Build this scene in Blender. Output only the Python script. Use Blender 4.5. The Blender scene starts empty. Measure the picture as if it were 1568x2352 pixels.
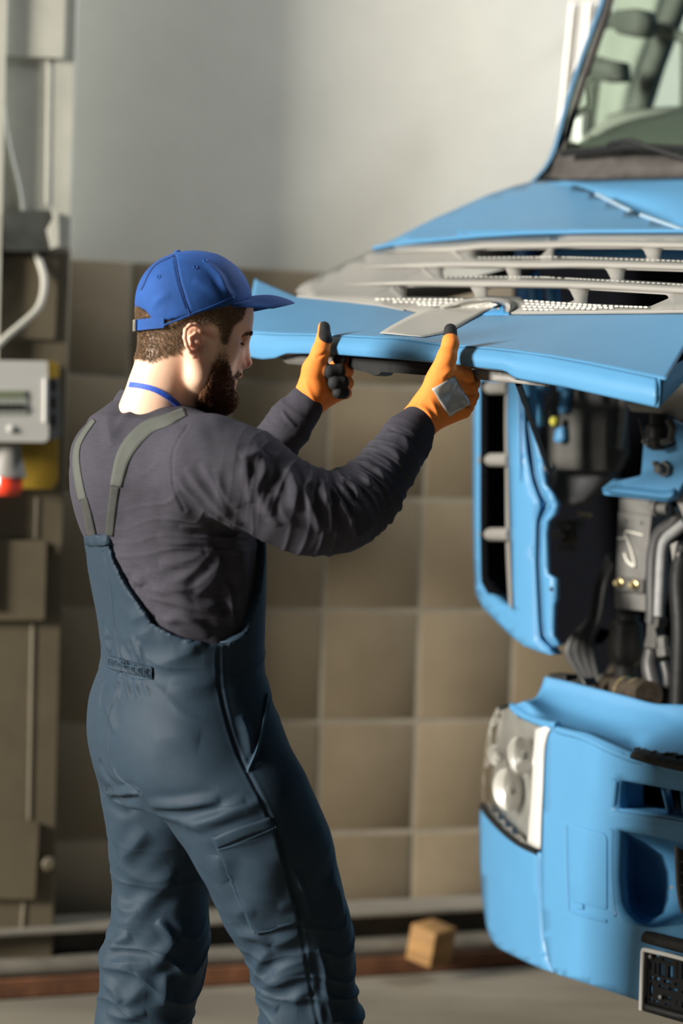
import bpy, math, random
import numpy as np
from mathutils import Vector, Matrix, noise
from mathutils.bvhtree import BVHTree
from mathutils.geometry import delaunay_2d_cdt

random.seed(4)
np.random.seed(4)
SC = bpy.context.scene
COL = SC.collection

# ---------------------------------------------------------------- camera
FPX = 5000.0
CAM_Z = 1.465
cam = bpy.data.cameras.new('camera')
cam.sensor_fit = 'VERTICAL'
cam.sensor_height = 36.0
cam.sensor_width = 24.0
cam.lens = FPX / 2352 * 36.0
cam.clip_start = 0.05
cam.clip_end = 100
cam_o = bpy.data.objects.new('camera', cam)
COL.objects.link(cam_o)
CAM_R = Matrix.Rotation(math.radians(88.0), 3, 'X') @ Matrix.Rotation(0.030, 3, 'Z')
cam_o.matrix_world = Matrix.Translation((0, 0, CAM_Z)) @ CAM_R.to_4x4()
cam.dof.use_dof = True
cam.dof.focus_distance = 3.66
cam.dof.aperture_fstop = 2.1
cam.dof.aperture_blades = 0
SC.camera = cam_o

# ---------------------------------------------------------------- light and exposure
world = bpy.data.worlds.new('world')
SC.world = world
world.use_nodes = True
wbg = world.node_tree.nodes['Background']
wbg.inputs['Color'].default_value = (0.92, 0.96, 1.0, 1)
wbg.inputs['Strength'].default_value = 0.03

def area_light(name, loc, target, sx, sy, power, color):
    l = bpy.data.lights.new(name, 'AREA')
    l.shape = 'RECTANGLE'
    l.size = sx
    l.size_y = sy
    l.energy = power
    l.color = color
    o = bpy.data.objects.new(name, l)
    COL.objects.link(o)
    o.location = loc
    d = Vector(target) - Vector(loc)
    o.rotation_euler = d.to_track_quat('-Z', 'Y').to_euler()
    return o

# daylight through the workshop's tall gate on the left, and an added fill light for the back wall
area_light('gate_daylight', (-12.6, -2.25, 5.2), (0.1, 3.7, 1.35), 2.6, 4.2, 5600, (1.0, 0.94, 0.84))
wall_fill = area_light('wall_fill_light', (3.2, 6.25, 5.0), (-0.2, 6.05, 1.0), 1.8, 0.8, 310, (0.96, 0.98, 1.0))

SC.view_settings.view_transform = 'Standard'
SC.view_settings.look = 'None'
SC.view_settings.exposure = 0.0
SC.view_settings.gamma = 1.0
SC.view_settings.use_curve_mapping = False

# ---------------------------------------------------------------- pixel -> point helpers
CAMP = Vector((0, 0, CAM_Z))
def ray(px, py):
    return CAM_R @ Vector(((px - 784) / FPX, (1176 - py) / FPX, -1.0))
def P(px, py, Y):
    """point seen at a pixel, at distance Y along the room"""
    r = ray(px, py)
    return CAMP + r * (Y / r.y)
NRM = Vector((0.768, 0.64, 0.0))          # into the truck, across its front
UAX = Vector((0.64, -0.768, 0.0))         # along the truck front, towards us
TOFF = [0.0]
def T(px, py, d):
    """point seen at a pixel, on the plane d metres along the truck's length"""
    d = d - TOFF[0]
    r = ray(px, py)
    return CAMP + r * (d / (NRM.x * r.x + NRM.y * r.y))
RT = np.array(CAM_R.transposed())
def project(V):
    """(n,3) world -> (n,2) pixels"""
    q = (V - np.array(CAMP)) @ RT.T
    return np.stack([784 - q[:, 0] / q[:, 2] * FPX, 1176 + q[:, 1] / q[:, 2] * FPX], 1)

# ---------------------------------------------------------------- materials
MATS = {}
def mat(name, color, rough=0.5, metal=0.0, spec=0.5, bump=0.0, bscale=40.0, var=0.0, vscale=4.0, coat=0.0,
        sheen=0.0, var2=None, stretch=None, alpha=1.0, trans=0.0, emit=None, sss=0.0, pos=False):
    if name in MATS:
        return MATS[name]
    m = bpy.data.materials.new(name)
    m.use_nodes = True
    nt = m.node_tree
    b = nt.nodes['Principled BSDF']
    b.inputs['Base Color'].default_value = (*color, 1)
    b.inputs['Roughness'].default_value = rough
    b.inputs['Metallic'].default_value = metal
    b.inputs['Specular IOR Level'].default_value = spec
    b.inputs['Coat Weight'].default_value = coat
    b.inputs['Coat Roughness'].default_value = 0.08
    b.inputs['Sheen Weight'].default_value = sheen
    b.inputs['Transmission Weight'].default_value = trans
    b.inputs['Alpha'].default_value = alpha
    if sss:
        b.inputs['Subsurface Weight'].default_value = sss
        b.inputs['Subsurface Radius'].default_value = (0.012, 0.004, 0.002)
        b.inputs['Subsurface Scale'].default_value = 1.0
    tc = nt.nodes.new('ShaderNodeTexCoord')
    src = tc.outputs['Object']
    if pos:
        src = nt.nodes.new('ShaderNodeNewGeometry').outputs['Position']
    if stretch:
        mp = nt.nodes.new('ShaderNodeMapping')
        mp.inputs['Scale'].default_value = stretch
        nt.links.new(src, mp.inputs['Vector'])
        src = mp.outputs['Vector']
    if var > 0:
        n = nt.nodes.new('ShaderNodeTexNoise')
        n.inputs['Scale'].default_value = vscale
        n.inputs['Detail'].default_value = 6
        n.inputs['Roughness'].default_value = 0.6
        nt.links.new(src, n.inputs['Vector'])
        r = nt.nodes.new('ShaderNodeValToRGB')
        r.color_ramp.elements[0].position = 0.3
        r.color_ramp.elements[1].position = 0.7
        c2 = var2 if var2 else color
        r.color_ramp.elements[0].color = (*[max(0, c * (1 - var)) for c in color], 1)
        r.color_ramp.elements[1].color = (*[min(1, c * (1 + var)) for c in c2], 1)
        nt.links.new(n.outputs['Fac'], r.inputs['Fac'])
        nt.links.new(r.outputs['Color'], b.inputs['Base Color'])
    if bump > 0:
        n2 = nt.nodes.new('ShaderNodeTexNoise')
        n2.inputs['Scale'].default_value = bscale
        n2.inputs['Detail'].default_value = 4
        nt.links.new(src, n2.inputs['Vector'])
        bp = nt.nodes.new('ShaderNodeBump')
        bp.inputs['Strength'].default_value = bump
        bp.inputs['Distance'].default_value = 0.004
        nt.links.new(n2.outputs['Fac'], bp.inputs['Height'])
        nt.links.new(bp.outputs['Normal'], b.inputs['Normal'])
    MATS[name] = m
    return m

def mask_color(m, attr, color, rough=None):
    """mix a second real colour where the mesh attribute says so (dipped fingertips, beard shadow)"""
    nt = m.node_tree
    b = nt.nodes['Principled BSDF']
    a = nt.nodes.new('ShaderNodeAttribute')
    a.attribute_name = attr
    mx = nt.nodes.new('ShaderNodeMix')
    mx.data_type = 'RGBA'
    nt.links.new(a.outputs['Fac'], mx.inputs['Factor'])
    inp = b.inputs['Base Color']
    if inp.is_linked:
        nt.links.new(inp.links[0].from_socket, mx.inputs[6])
    else:
        mx.inputs[6].default_value = inp.default_value
    mx.inputs[7].default_value = (*color, 1)
    nt.links.new(mx.outputs[2], inp)

def weave(m, scale=900, strength=0.25, dist=0.0006, angle=0.6):
    """fine twill lines as relief"""
    nt = m.node_tree
    b = nt.nodes['Principled BSDF']
    tc = nt.nodes.new('ShaderNodeTexCoord')
    mp = nt.nodes.new('ShaderNodeMapping')
    mp.inputs['Rotation'].default_value = (0.3, angle, 0.4)
    nt.links.new(tc.outputs['Object'], mp.inputs['Vector'])
    w = nt.nodes.new('ShaderNodeTexWave')
    w.inputs['Scale'].default_value = scale / 6.28
    w.inputs['Distortion'].default_value = 1.5
    nt.links.new(mp.outputs['Vector'], w.inputs['Vector'])
    bp = nt.nodes.new('ShaderNodeBump')
    bp.inputs['Strength'].default_value = strength
    bp.inputs['Distance'].default_value = dist
    nt.links.new(w.outputs['Fac'], bp.inputs['Height'])
    if b.inputs['Normal'].is_linked:
        nt.links.new(b.inputs['Normal'].links[0].from_socket, bp.inputs['Normal'])
    nt.links.new(bp.outputs['Normal'], b.inputs['Normal'])
    return m

# ---------------------------------------------------------------- object helpers
def link(o, parent=None):
    COL.objects.link(o)
    if parent is not None:
        o.parent = parent
        o.matrix_parent_inverse = Matrix.Translation(parent.location).inverted() if parent.parent is None else (parent.matrix_parent_inverse if False else Matrix.Identity(4))
    return o

def empty(name, loc, label=None, cat=None, group=None, kind=None):
    o = bpy.data.objects.new(name, None)
    o.location = loc
    o.empty_display_size = 0.1
    COL.objects.link(o)
    tag(o, label, cat, group, kind)
    return o

def tag(o, label=None, cat=None, group=None, kind=None):
    for k, v in (('label', label), ('category', cat), ('group', group), ('kind', kind)):
        if v:
            o[k] = v
    return o

class MB:
    def __init__(s):
        s.v = []
        s.f = []
    def add(s, verts, faces):
        n = len(s.v)
        s.v += [tuple(v) for v in verts]
        s.f += [tuple(i + n for i in f) for f in faces]
        return s
    def box(s, c, size, R=None):
        R = R or Matrix.Identity(3)
        c = Vector(c)
        vs = [c + R @ Vector((x * size[0] / 2, y * size[1] / 2, z * size[2] / 2)) for x in (-1, 1) for y in (-1, 1) for z in (-1, 1)]
        return s.add(vs, [(0, 1, 3, 2), (4, 6, 7, 5), (0, 4, 5, 1), (2, 3, 7, 6), (0, 2, 6, 4), (1, 5, 7, 3)])
    def bbox(s, c, size, R=None, bev=0.005):
        """box with chamfered edges"""
        import bmesh
        bm = bmesh.new()
        bmesh.ops.create_cube(bm, size=1)
        bmesh.ops.scale(bm, vec=size, verts=bm.verts)
        bmesh.ops.bevel(bm, geom=bm.edges[:], offset=bev, segments=2, profile=0.5, affect='EDGES')
        R = R or Matrix.Identity(3)
        c = Vector(c)
        bm.verts.index_update()
        s.add([c + R @ v.co for v in bm.verts], [[v.index for v in f.verts] for f in bm.faces])
        bm.free()
        return s
    def tube(s, pts, r, seg=10, cap=True, flat=1.0, up=None):
        pts = [Vector(p) for p in pts]
        n = len(pts)
        rr = r if hasattr(r, '__len__') else [r] * n
        base = len(s.v)
        prev = None
        for i, p in enumerate(pts):
            t = (pts[min(i + 1, n - 1)] - pts[max(i - 1, 0)])
            if t.length < 1e-9:
                t = Vector((0, 0, 1))
            t.normalize()
            if prev is None:
                a = Vector(up) if up is not None else (Vector((0, 0, 1)) if abs(t.z) < 0.9 else Vector((1, 0, 0)))
            else:
                a = prev
            a = (a - t * a.dot(t)).normalized()
            b = t.cross(a)
            prev = a
            for k in range(seg):
                th = 2 * math.pi * k / seg
                s.v.append(tuple(p + (a * math.cos(th) * flat + b * math.sin(th)) * rr[i]))
        for i in range(n - 1):
            for k in range(seg):
                k2 = (k + 1) % seg
                s.f.append((base + i * seg + k, base + i * seg + k2, base + (i + 1) * seg + k2, base + (i + 1) * seg + k))
        if cap:
            s.f.append(tuple(base + k for k in range(seg))[::-1])
            s.f.append(tuple(base + (n - 1) * seg + k for k in range(seg)))
        return s
    def cyl(s, a, b, r, seg=16, r2=None):
        return s.tube([a, b], [r, r if r2 is None else r2], seg)
    def lathe(s, c, axis, prof, seg=20):
        """prof: (radius, height along axis)"""
        c = Vector(c)
        axis = Vector(axis).normalized()
        a = axis.orthogonal().normalized()
        b = axis.cross(a)
        base = len(s.v)
        for (r, h) in prof:
            for k in range(seg):
                th = 2 * math.pi * k / seg
                s.v.append(tuple(c + axis * h + (a * math.cos(th) + b * math.sin(th)) * max(r, 1e-5)))
        for i in range(len(prof) - 1):
            for k in range(seg):
                k2 = (k + 1) % seg
                s.f.append((base + i * seg + k, base + i * seg + k2, base + (i + 1) * seg + k2, base + (i + 1) * seg + k))
        s.f.append(tuple(base + k for k in range(seg))[::-1])
        s.f.append(tuple(base + (len(prof) - 1) * seg + k for k in range(seg)))
        return s
    def build(s, name, m, parent=None, smooth=True, angle=35, bevel=0, solid=0, off=-1, sub=0, label=None, kind=None):
        me = bpy.data.meshes.new(name)
        me.from_pydata(s.v, [], s.f)
        me.update()
        me.materials.append(m)
        o = bpy.data.objects.new(name, me)
        if smooth:
            me.shade_smooth()
            me.set_sharp_from_angle(angle=math.radians(angle))
        link(o, parent)
        if solid:
            md = o.modifiers.new('solid', 'SOLIDIFY')
            md.thickness = solid
            md.offset = off
        if bevel:
            md = o.modifiers.new('bevel', 'BEVEL')
            md.width = bevel
            md.segments = 2
            md.limit_method = 'ANGLE'
            md.angle_limit = math.radians(40)
            md.harden_normals = False
        if sub:
            md = o.modifiers.new('sub', 'SUBSURF')
            md.levels = sub
            md.render_levels = sub
        if label:
            o['label'] = label
        if kind:
            o['kind'] = kind
        return o

def catmull(pts, n):
    """resample a polyline of tuples to n points, smooth"""
    A = np.array(pts, float)
    if len(A) == 2:
        t = np.linspace(0, 1, n)[:, None]
        return A[0] * (1 - t) + A[1] * t
    B = np.vstack([2 * A[0] - A[1], A, 2 * A[-1] - A[-2]])
    seglen = np.linalg.norm(np.diff(A[:, :2], axis=0), axis=1) + 1e-9
    cum = np.concatenate([[0], np.cumsum(seglen)])
    out = []
    for s in np.linspace(0, cum[-1], n):
        i = min(int(np.searchsorted(cum, s, 'right')) - 1, len(A) - 2)
        t = (s - cum[i]) / seglen[i]
        p0, p1, p2, p3 = B[i], B[i + 1], B[i + 2], B[i + 3]
        out.append(0.5 * ((2 * p1) + (-p0 + p2) * t + (2 * p0 - 5 * p1 + 4 * p2 - p3) * t * t + (-p0 + 3 * p1 - 3 * p2 + p3) * t ** 3))
    return np.array(out)

def lin(pts, n):
    A = np.array(pts, float)
    seglen = np.linalg.norm(np.diff(A[:, :2], axis=0), axis=1) + 1e-9
    cum = np.concatenate([[0], np.cumsum(seglen)])
    s = np.linspace(0, cum[-1], n)
    return np.stack([np.interp(s, cum, A[:, k]) for k in range(A.shape[1])], 1)

def loft(rows, n=40, m=None, fn=T, smooth_rows=True, lin_rows=False):
    """rows of (px,py,d) polylines -> grid mesh in an MB"""
    R = [(lin if lin_rows else catmull)(r, n) for r in rows]
    A = np.array(R)                       # rows, n, 3
    if m and len(rows) > 2 and smooth_rows:
        A2 = np.array([catmull(A[:, j], m) for j in range(n)]).transpose(1, 0, 2)
        A = A2
    elif m:
        A = np.array([lin(A[:, j], m) for j in range(n)]).transpose(1, 0, 2)
    mb = MB()
    vs = [fn(*p) for row in A for p in row]
    k = A.shape[0]
    mb.add(vs, [(i * n + j, (i + 1) * n + j, (i + 1) * n + j + 1, i * n + j + 1) for i in range(k - 1) for j in range(n - 1)])
    return mb

def rounded(poly, r=8, k=4, idx=None):
    """round the corners of a pixel polygon"""
    out = []
    n = len(poly)
    for i in range(n):
        p = Vector(poly[i]); a = Vector(poly[i - 1]); b = Vector(poly[(i + 1) % n])
        if idx is not None and i not in idx:
            out.append(tuple(p)); continue
        ra = min(r, (a - p).length * 0.45); rb = min(r, (b - p).length * 0.45)
        s = p + (a - p).normalized() * ra
        e = p + (b - p).normalized() * rb
        for j in range(k + 1):
            t = j / k
            out.append(tuple(s * (1 - t) ** 2 + p * 2 * t * (1 - t) + e * t * t))
    return out

def plate(outer, d, holes=(), step=None, fn=T, refine=30):
    """flat-cut panel: polygon in pixels with holes, laid on a depth surface d(px,py) -> MB"""
    df = d if callable(d) else (lambda x, y: d)
    pts = []
    edges = []
    def ring(poly):
        b = len(pts)
        q = []
        for i in range(len(poly)):
            a = Vector(poly[i][:2]); c = Vector(poly[(i + 1) % len(poly)][:2])
            k = max(1, int((c - a).length / refine))
            for j in range(k):
                q.append(a.lerp(c, j / k))
        pts.extend(q)
        edges.extend([(b + i, b + (i + 1) % len(q)) for i in range(len(q))])
        return q
    O = ring(outer)
    H = [ring(h) for h in holes]
    def inside(x, y, poly):
        c = False
        j = len(poly) - 1
        for i in range(len(poly)):
            if (poly[i].y > y) != (poly[j].y > y) and x < (poly[j].x - poly[i].x) * (y - poly[i].y) / (poly[j].y - poly[i].y) + poly[i].x:
                c = not c
            j = i
        return c
    xs = [p.x for p in O]; ys = [p.y for p in O]
    x = min(xs) + refine / 2
    while x < max(xs):
        y = min(ys) + refine / 2
        while y < max(ys):
            if inside(x, y, O) and not any(inside(x, y, h) for h in H):
                if min((Vector((x, y)) - q).length for q in pts[:sum(len(a) for a in [O] + H)]) > refine * 0.4:
                    pts.append(Vector((x, y)))
            y += refine
        x += refine
    v, e, f, _, _, _ = delaunay_2d_cdt([Vector(p) for p in pts], edges, [], 0, 1e-4)
    faces = []
    for t in f:
        cx = sum(v[i].x for i in t) / len(t); cy = sum(v[i].y for i in t) / len(t)
        if inside(cx, cy, O) and not any(inside(cx, cy, h) for h in H):
            a, b_, c_ = v[t[0]], v[t[1]], v[t[2]]
            ar = (b_.x - a.x) * (c_.y - a.y) - (b_.y - a.y) * (c_.x - a.x)
            faces.append(tuple(t) if ar < 0 else tuple(t)[::-1])
    used = sorted(set(i for t in faces for i in t))
    mp = {i: k for k, i in enumerate(used)}
    return MB().add([fn(v[i].x, v[i].y, df(v[i].x, v[i].y)) for i in used], [tuple(mp[i] for i in t) for t in faces])

def circ(cx, cy, rx, ry=None, n=14):
    ry = ry or rx
    return [(cx + rx * math.cos(2 * math.pi * i / n), cy + ry * math.sin(2 * math.pi * i / n)) for i in range(n)]

def wire(pts, r, fn=T, n=24, seg=8, flat=1.0):
    A = catmull(pts, n)
    return MB().tube([fn(*a) for a in A], r, seg, flat=flat)

# ---------------------------------------------------------------- the setting
WT = 0.295                                  # the back wall runs away to the right
W0 = 6.10
WN = Vector((WT, -1, 0)).normalized()       # towards the room
WU = Vector((1, WT, 0)).normalized()
def wall_pt(s, z, off=0.0):
    """s metres along the wall from the camera's axis"""
    return Vector((0, W0, 0)) + WU * s + WN * off + Vector((0, 0, z))
def wall_s(px, py):
    r = ray(px, py)
    t = W0 / (r.y - WT * r.x)
    p = CAMP + r * t
    return (p.x / WU.x), p.z
RW = Matrix((WU, -WN, Vector((0, 0, 1)))).transposed()

m_plaster = mat('grey_plaster', (0.63, 0.62, 0.555), 0.85, var=0.07, vscale=2.0, bump=0.15, bscale=18)
m_brown = mat('brown_tile', (0.245, 0.195, 0.124), 0.55, spec=0.3, pos=True, var=0.16, vscale=2.2, var2=(0.255, 0.205, 0.140), bump=0.12, bscale=14)
m_grout = mat('pale_grout', (0.35, 0.31, 0.245), 0.9, var=0.25, vscale=5)
m_floor = mat('concrete_floor', (0.185, 0.166, 0.130), 0.75, var=0.28, vscale=2.2, bump=0.3, bscale=22, stretch=(0.6, 1.6, 1))
m_pgrey = mat('pillar_grey', (0.55, 0.545, 0.47), 0.65, var=0.12, vscale=5, bump=0.2, bscale=12)
m_pbrown = mat('pillar_brown', (0.105, 0.085, 0.053), 0.6, var=0.16, vscale=5, bump=0.25, bscale=14)

fl = MB().add([(-9, -5, 0), (9, -5, 0), (9, 12, 0), (-9, 12, 0)], [(0, 1, 2, 3)]).build('floor', m_floor, kind='structure')
DADO = 1.923
wall = MB().box(wall_pt(1.2, 2.2, -0.10), (8.4, 0.20, 4.4), RW).build('wall_back', m_plaster, kind='structure')
# backing of the tiled dado shows as pale joints
MB().box(wall_pt(1.2, DADO / 2 - 0.004, 0.010), (8.4, 0.006, DADO - 0.01), RW).build('grout_bed', m_grout, wall)
TW, TH = 0.2835, 0.315
s_anchor = wall_s(960, 1400)[0]
tile_me = None
rng = random.Random(3)
tile_mb = MB().bbox((0, 0, 0), (TW - 0.013, 0.010, TH - 0.013), bev=0.003)
for i in range(-7, 9):
    for j in range(0, 7):
        z0 = 0.033 + (j - 1) * TH
        s0 = s_anchor + i * TW
        h = TH - 0.015
        zc = z0 + TH / 2
        if j == 0:
            continue
        if tile_me is None:
            t = tile_mb.build('tile', m_brown, wall)
            tile_me = t.data
        else:
            t = bpy.data.objects.new('tile', tile_me)
            link(t, wall)
        t.matrix_world = Matrix.Translation(wall_pt(s0 + TW / 2, zc, 0.010 + rng.uniform(-0.001, 0.001))) @ RW.to_4x4()

# steel-clad pillar on the left
PL_R = wall_s(150, 1100)[0] + 0.02
pil_off = 0.24
def pil_pt(px, py, off=pil_off):
    r = ray(px, py)
    w0 = W0 - off * math.sqrt(1 + WT * WT)
    return CAMP + r * (w0 / (r.y - WT * r.x))
pr = pil_pt(152, 1000)
s_r = (pr - wall_pt(0, 0, 0)).dot(WU)
PW = 0.62
pc = wall_pt(s_r - PW / 2, 0, pil_off / 2)
pillar = MB().box(pc + Vector((0, 0, DADO / 2)), (PW, pil_off + 0.02, DADO), RW).build('trim_1', m_pbrown, kind='structure', bevel=0.006)
pillar2 = MB().box(pc + Vector((0, 0, (DADO + 4.4) / 2)), (PW, pil_off + 0.02, 4.4 - DADO), RW).build('trim_2', m_pgrey, kind='structure', bevel=0.006)
def pil(px, py, off=pil_off):
    return pil_pt(px, py, off)
def pil_plate(poly, off, m, name, parent, thick=0.012):
    return plate(rounded(poly, 9), 0, fn=lambda x, y, d: pil_pt(x, y, pil_off + off), refine=60).build(name, m, parent, solid=thick, off=-1, smooth=False)
pil_plate([(-120, -80), (-120, 120), (146, 134), (152, -80)], 0.022, m_pgrey, 'cover_plate', pillar2, 0.022)
pil_plate([(-120, 588), (-120, 770), (126, 780), (134, 592)], 0.020, m_pbrown, 'cover_plate', pillar, 0.02)
pil_plate([(-120, 1238), (-120, 1424), (102, 1424), (107, 1243)], 0.030, m_pbrown, 'cover_plate', pillar, 0.03)
pil_plate([(-120, 1880), (-120, 2062), (80, 2066), (90, 1890)], 0.028, m_pbrown, 'cover_plate', pillar, 0.028)
# raised left-hand flange of the column
MB().box(wall_pt(s_r - 0.40, 2.2 + 0.35, pil_off + 0.02), (0.43, 0.05, 3.7 - 0.6), RW).build('flange', m_pgrey, pillar2)
for (a, b, mm) in (((112, 136), (108, 470), m_pgrey), ((86, 1142), (83, 1236), m_pbrown), ((76, 1430), (68, 1882), m_pbrown), ((56, 2068), (50, 2150), m_pbrown)):
    MB().tube([pil(a[0], a[1], pil_off + 0.006), pil(b[0], b[1], pil_off + 0.006)], 0.008, 8).build('conduit', mm, pillar if mm is m_pbrown else pillar2)
MB().lathe(pil(108, 1982), (WN.x, WN.y, 0), [(0.02, -0.01), (0.02, 0.02), (0.012, 0.028)], 14).build('bolt', m_pbrown, pillar)
MB().lathe(pil(128, 1262), (WN.x, WN.y, 0), [(0.014, -0.01), (0.014, 0.015), (0.008, 0.02)], 12).build('bolt', m_pbrown, pillar)

# ================================================================ sculpting fields
class Field:
    def __init__(s, lo, hi, h):
        s.h = h
        s.lo = np.array(lo, float)
        n = np.ceil((np.array(hi) - s.lo) / h).astype(int) + 1
        s.ax = [s.lo[i] + h * np.arange(n[i]) for i in range(3)]
        s.F = np.full(tuple(n), 0.5, np.float32)
    def _sub(s, lo, hi, pad):
        sl = []
        for i in range(3):
            a = int(np.clip(np.floor((lo[i] - pad - s.lo[i]) / s.h), 0, len(s.ax[i])))
            b = int(np.clip(np.ceil((hi[i] + pad - s.lo[i]) / s.h) + 1, 0, len(s.ax[i])))
            sl.append(slice(a, b))
        return tuple(sl)
    def _xyz(s, sl):
        return (s.ax[0][sl[0]][:, None, None], s.ax[1][sl[1]][None, :, None], s.ax[2][sl[2]][None, None, :])
    def put(s, fn, lo, hi, k=0.01, mode='add'):
        sl = s._sub(np.array(lo), np.array(hi), k + 3 * s.h + 0.01)
        if any(x.start >= x.stop for x in sl):
            return s
        d = fn(*s._xyz(sl)).astype(np.float32)
        a = s.F[sl]
        if mode == 'add':
            h = np.clip(0.5 + 0.5 * (a - d) / k, 0, 1)
            s.F[sl] = a * (1 - h) + d * h - k * h * (1 - h)
        else:
            d = -d
            h = np.clip(0.5 - 0.5 * (a - d) / k, 0, 1)
            s.F[sl] = a * (1 - h) + d * h + k * h * (1 - h)
        return s
    def cone(s, a, b, ra, rb, k=0.01, mode='add'):
        a = np.array(a, float); b = np.array(b, float)
        ab = b - a; L = max(float(ab @ ab), 1e-12)
        def fn(x, y, z):
            t = np.clip(((x - a[0]) * ab[0] + (y - a[1]) * ab[1] + (z - a[2]) * ab[2]) / L, 0, 1)
            return np.sqrt((x - a[0] - t * ab[0]) ** 2 + (y - a[1] - t * ab[1]) ** 2 + (z - a[2] - t * ab[2]) ** 2) - (ra + (rb - ra) * t)
        r = max(ra, rb)
        return s.put(fn, np.minimum(a, b) - r, np.maximum(a, b) + r, k, mode)
    def chain(s, pts, rs, k=0.01, mode='add'):
        for i in range(len(pts) - 1):
            s.cone(pts[i], pts[i + 1], rs[i], rs[i + 1], k, mode)
        return s
    def ell(s, c, r, R=None, k=0.01, mode='add'):
        c = np.array(c, float); r = np.array(r, float)
        M = np.array(R, float) if R is not None else np.eye(3)      # rows: local axes
        def fn(x, y, z):
            X, Y, Z = x - c[0], y - c[1], z - c[2]
            u = X * M[0, 0] + Y * M[0, 1] + Z * M[0, 2]
            v = X * M[1, 0] + Y * M[1, 1] + Z * M[1, 2]
            w = X * M[2, 0] + Y * M[2, 1] + Z * M[2, 2]
            k0 = np.sqrt((u / r[0]) ** 2 + (v / r[1]) ** 2 + (w / r[2]) ** 2)
            k1 = np.sqrt((u / r[0] ** 2) ** 2 + (v / r[1] ** 2) ** 2 + (w / r[2] ** 2) ** 2) + 1e-9
            return k0 * (k0 - 1) / k1
        m = r.max()
        return s.put(fn, c - m, c + m, k, mode)
    def mesh(s, it=2):
        return surface_nets(s.F, s.lo, s.h)

def surface_nets(F, lo, h):
    S = F < 0
    nx, ny, nz = F.shape
    cnt = np.zeros((nx - 1, ny - 1, nz - 1), np.int8)
    for i in (0, 1):
        for j in (0, 1):
            for k in (0, 1):
                cnt += S[i:nx - 1 + i, j:ny - 1 + j, k:nz - 1 + k]
    act = (cnt > 0) & (cnt < 8)
    idx = np.argwhere(act)
    cid = np.full(act.shape, -1, np.int64)
    cid[act] = np.arange(len(idx))
    corner = {}
    for i in (0, 1):
        for j in (0, 1):
            for k in (0, 1):
                corner[(i, j, k)] = F[idx[:, 0] + i, idx[:, 1] + j, idx[:, 2] + k].astype(np.float64)
    acc = np.zeros((len(idx), 3)); w = np.zeros(len(idx))
    for a in range(3):
        for p in (0, 1):
            for q in (0, 1):
                c0 = [p, q]; c0.insert(a, 0); c1 = [p, q]; c1.insert(a, 1)
                f0 = corner[tuple(c0)]; f1 = corner[tuple(c1)]
                m = (f0 < 0) != (f1 < 0)
                t = np.where(m, f0 / np.where(m, f0 - f1, 1), 0)
                pt = np.tile(np.array(c0, float), (len(idx), 1))
                pt[:, a] = t
                acc += pt * m[:, None]
                w += m
    V = (idx + acc / w[:, None]) * h + lo
    quads = []
    for a in range(3):
        b, c = (a + 1) % 3, (a + 2) % 3
        s0 = [slice(1, -1)] * 3; s1 = [slice(1, -1)] * 3
        s0[a] = slice(0, F.shape[a] - 1); s1[a] = slice(1, F.shape[a])
        A = S[tuple(s0)]; B = S[tuple(s1)]
        e = np.argwhere(A != B)
        if not len(e):
            continue
        flip = A[e[:, 0], e[:, 1], e[:, 2]]
        base = e.copy()
        base[:, b] += 1; base[:, c] += 1
        def cell(db, dc):
            q = base.copy(); q[:, b] -= db; q[:, c] -= dc
            return cid[q[:, 0], q[:, 1], q[:, 2]]
        q = np.stack([cell(1, 1), cell(0, 1), cell(0, 0), cell(1, 0)], 1)
        q[~flip] = q[~flip][:, ::-1]
        quads.append(q)
    Q = np.vstack(quads)
    Q = Q[(Q >= 0).all(1)]
    return V, Q

def np_mesh(name, V, Q):
    me = bpy.data.meshes.new(name)
    k = Q.shape[1]
    me.vertices.add(len(V)); me.loops.add(len(Q) * k); me.polygons.add(len(Q))
    me.vertices.foreach_set('co', V.astype(np.float32).ravel())
    me.loops.foreach_set('vertex_index', Q.astype(np.int32).ravel())
    me.polygons.foreach_set('loop_start', (np.arange(len(Q)) * k).astype(np.int32))
    me.update(calc_edges=True)
    me.validate()
    me.shade_smooth()
    return me

def np_obj(name, V, Q, m, parent=None, label=None, kind=None):
    me = np_mesh(name, V, Q)
    me.materials.append(m)
    o = bpy.data.objects.new(name, me)
    link(o, parent)
    if label:
        o['label'] = label
    if kind:
        o['kind'] = kind
    return o

def laplace(V, Q, it=3, lam=0.5):
    n = len(V)
    E = np.vstack([Q[:, [i, (i + 1) % Q.shape[1]]] for i in range(Q.shape[1])])
    E = np.vstack([E, E[:, ::-1]])
    deg = np.bincount(E[:, 0], minlength=n)[:, None]
    for _ in range(it):
        for l in (lam, -lam * 1.04):
            S = np.stack([np.bincount(E[:, 0], weights=V[E[:, 1], k], minlength=n) for k in range(3)], 1) / np.maximum(deg, 1)
            V = V + l * (S - V)
    return V

def normals(V, Q):
    a, b, c, d = (V[Q[:, i]] for i in range(4))
    fn = np.cross(c - a, d - b)
    N = np.zeros_like(V)
    for i in range(4):
        for k in range(3):
            N[:, k] += np.bincount(Q[:, i], weights=fn[:, k], minlength=len(V))
    return N / (np.linalg.norm(N, axis=1, keepdims=True) + 1e-12)

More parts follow.
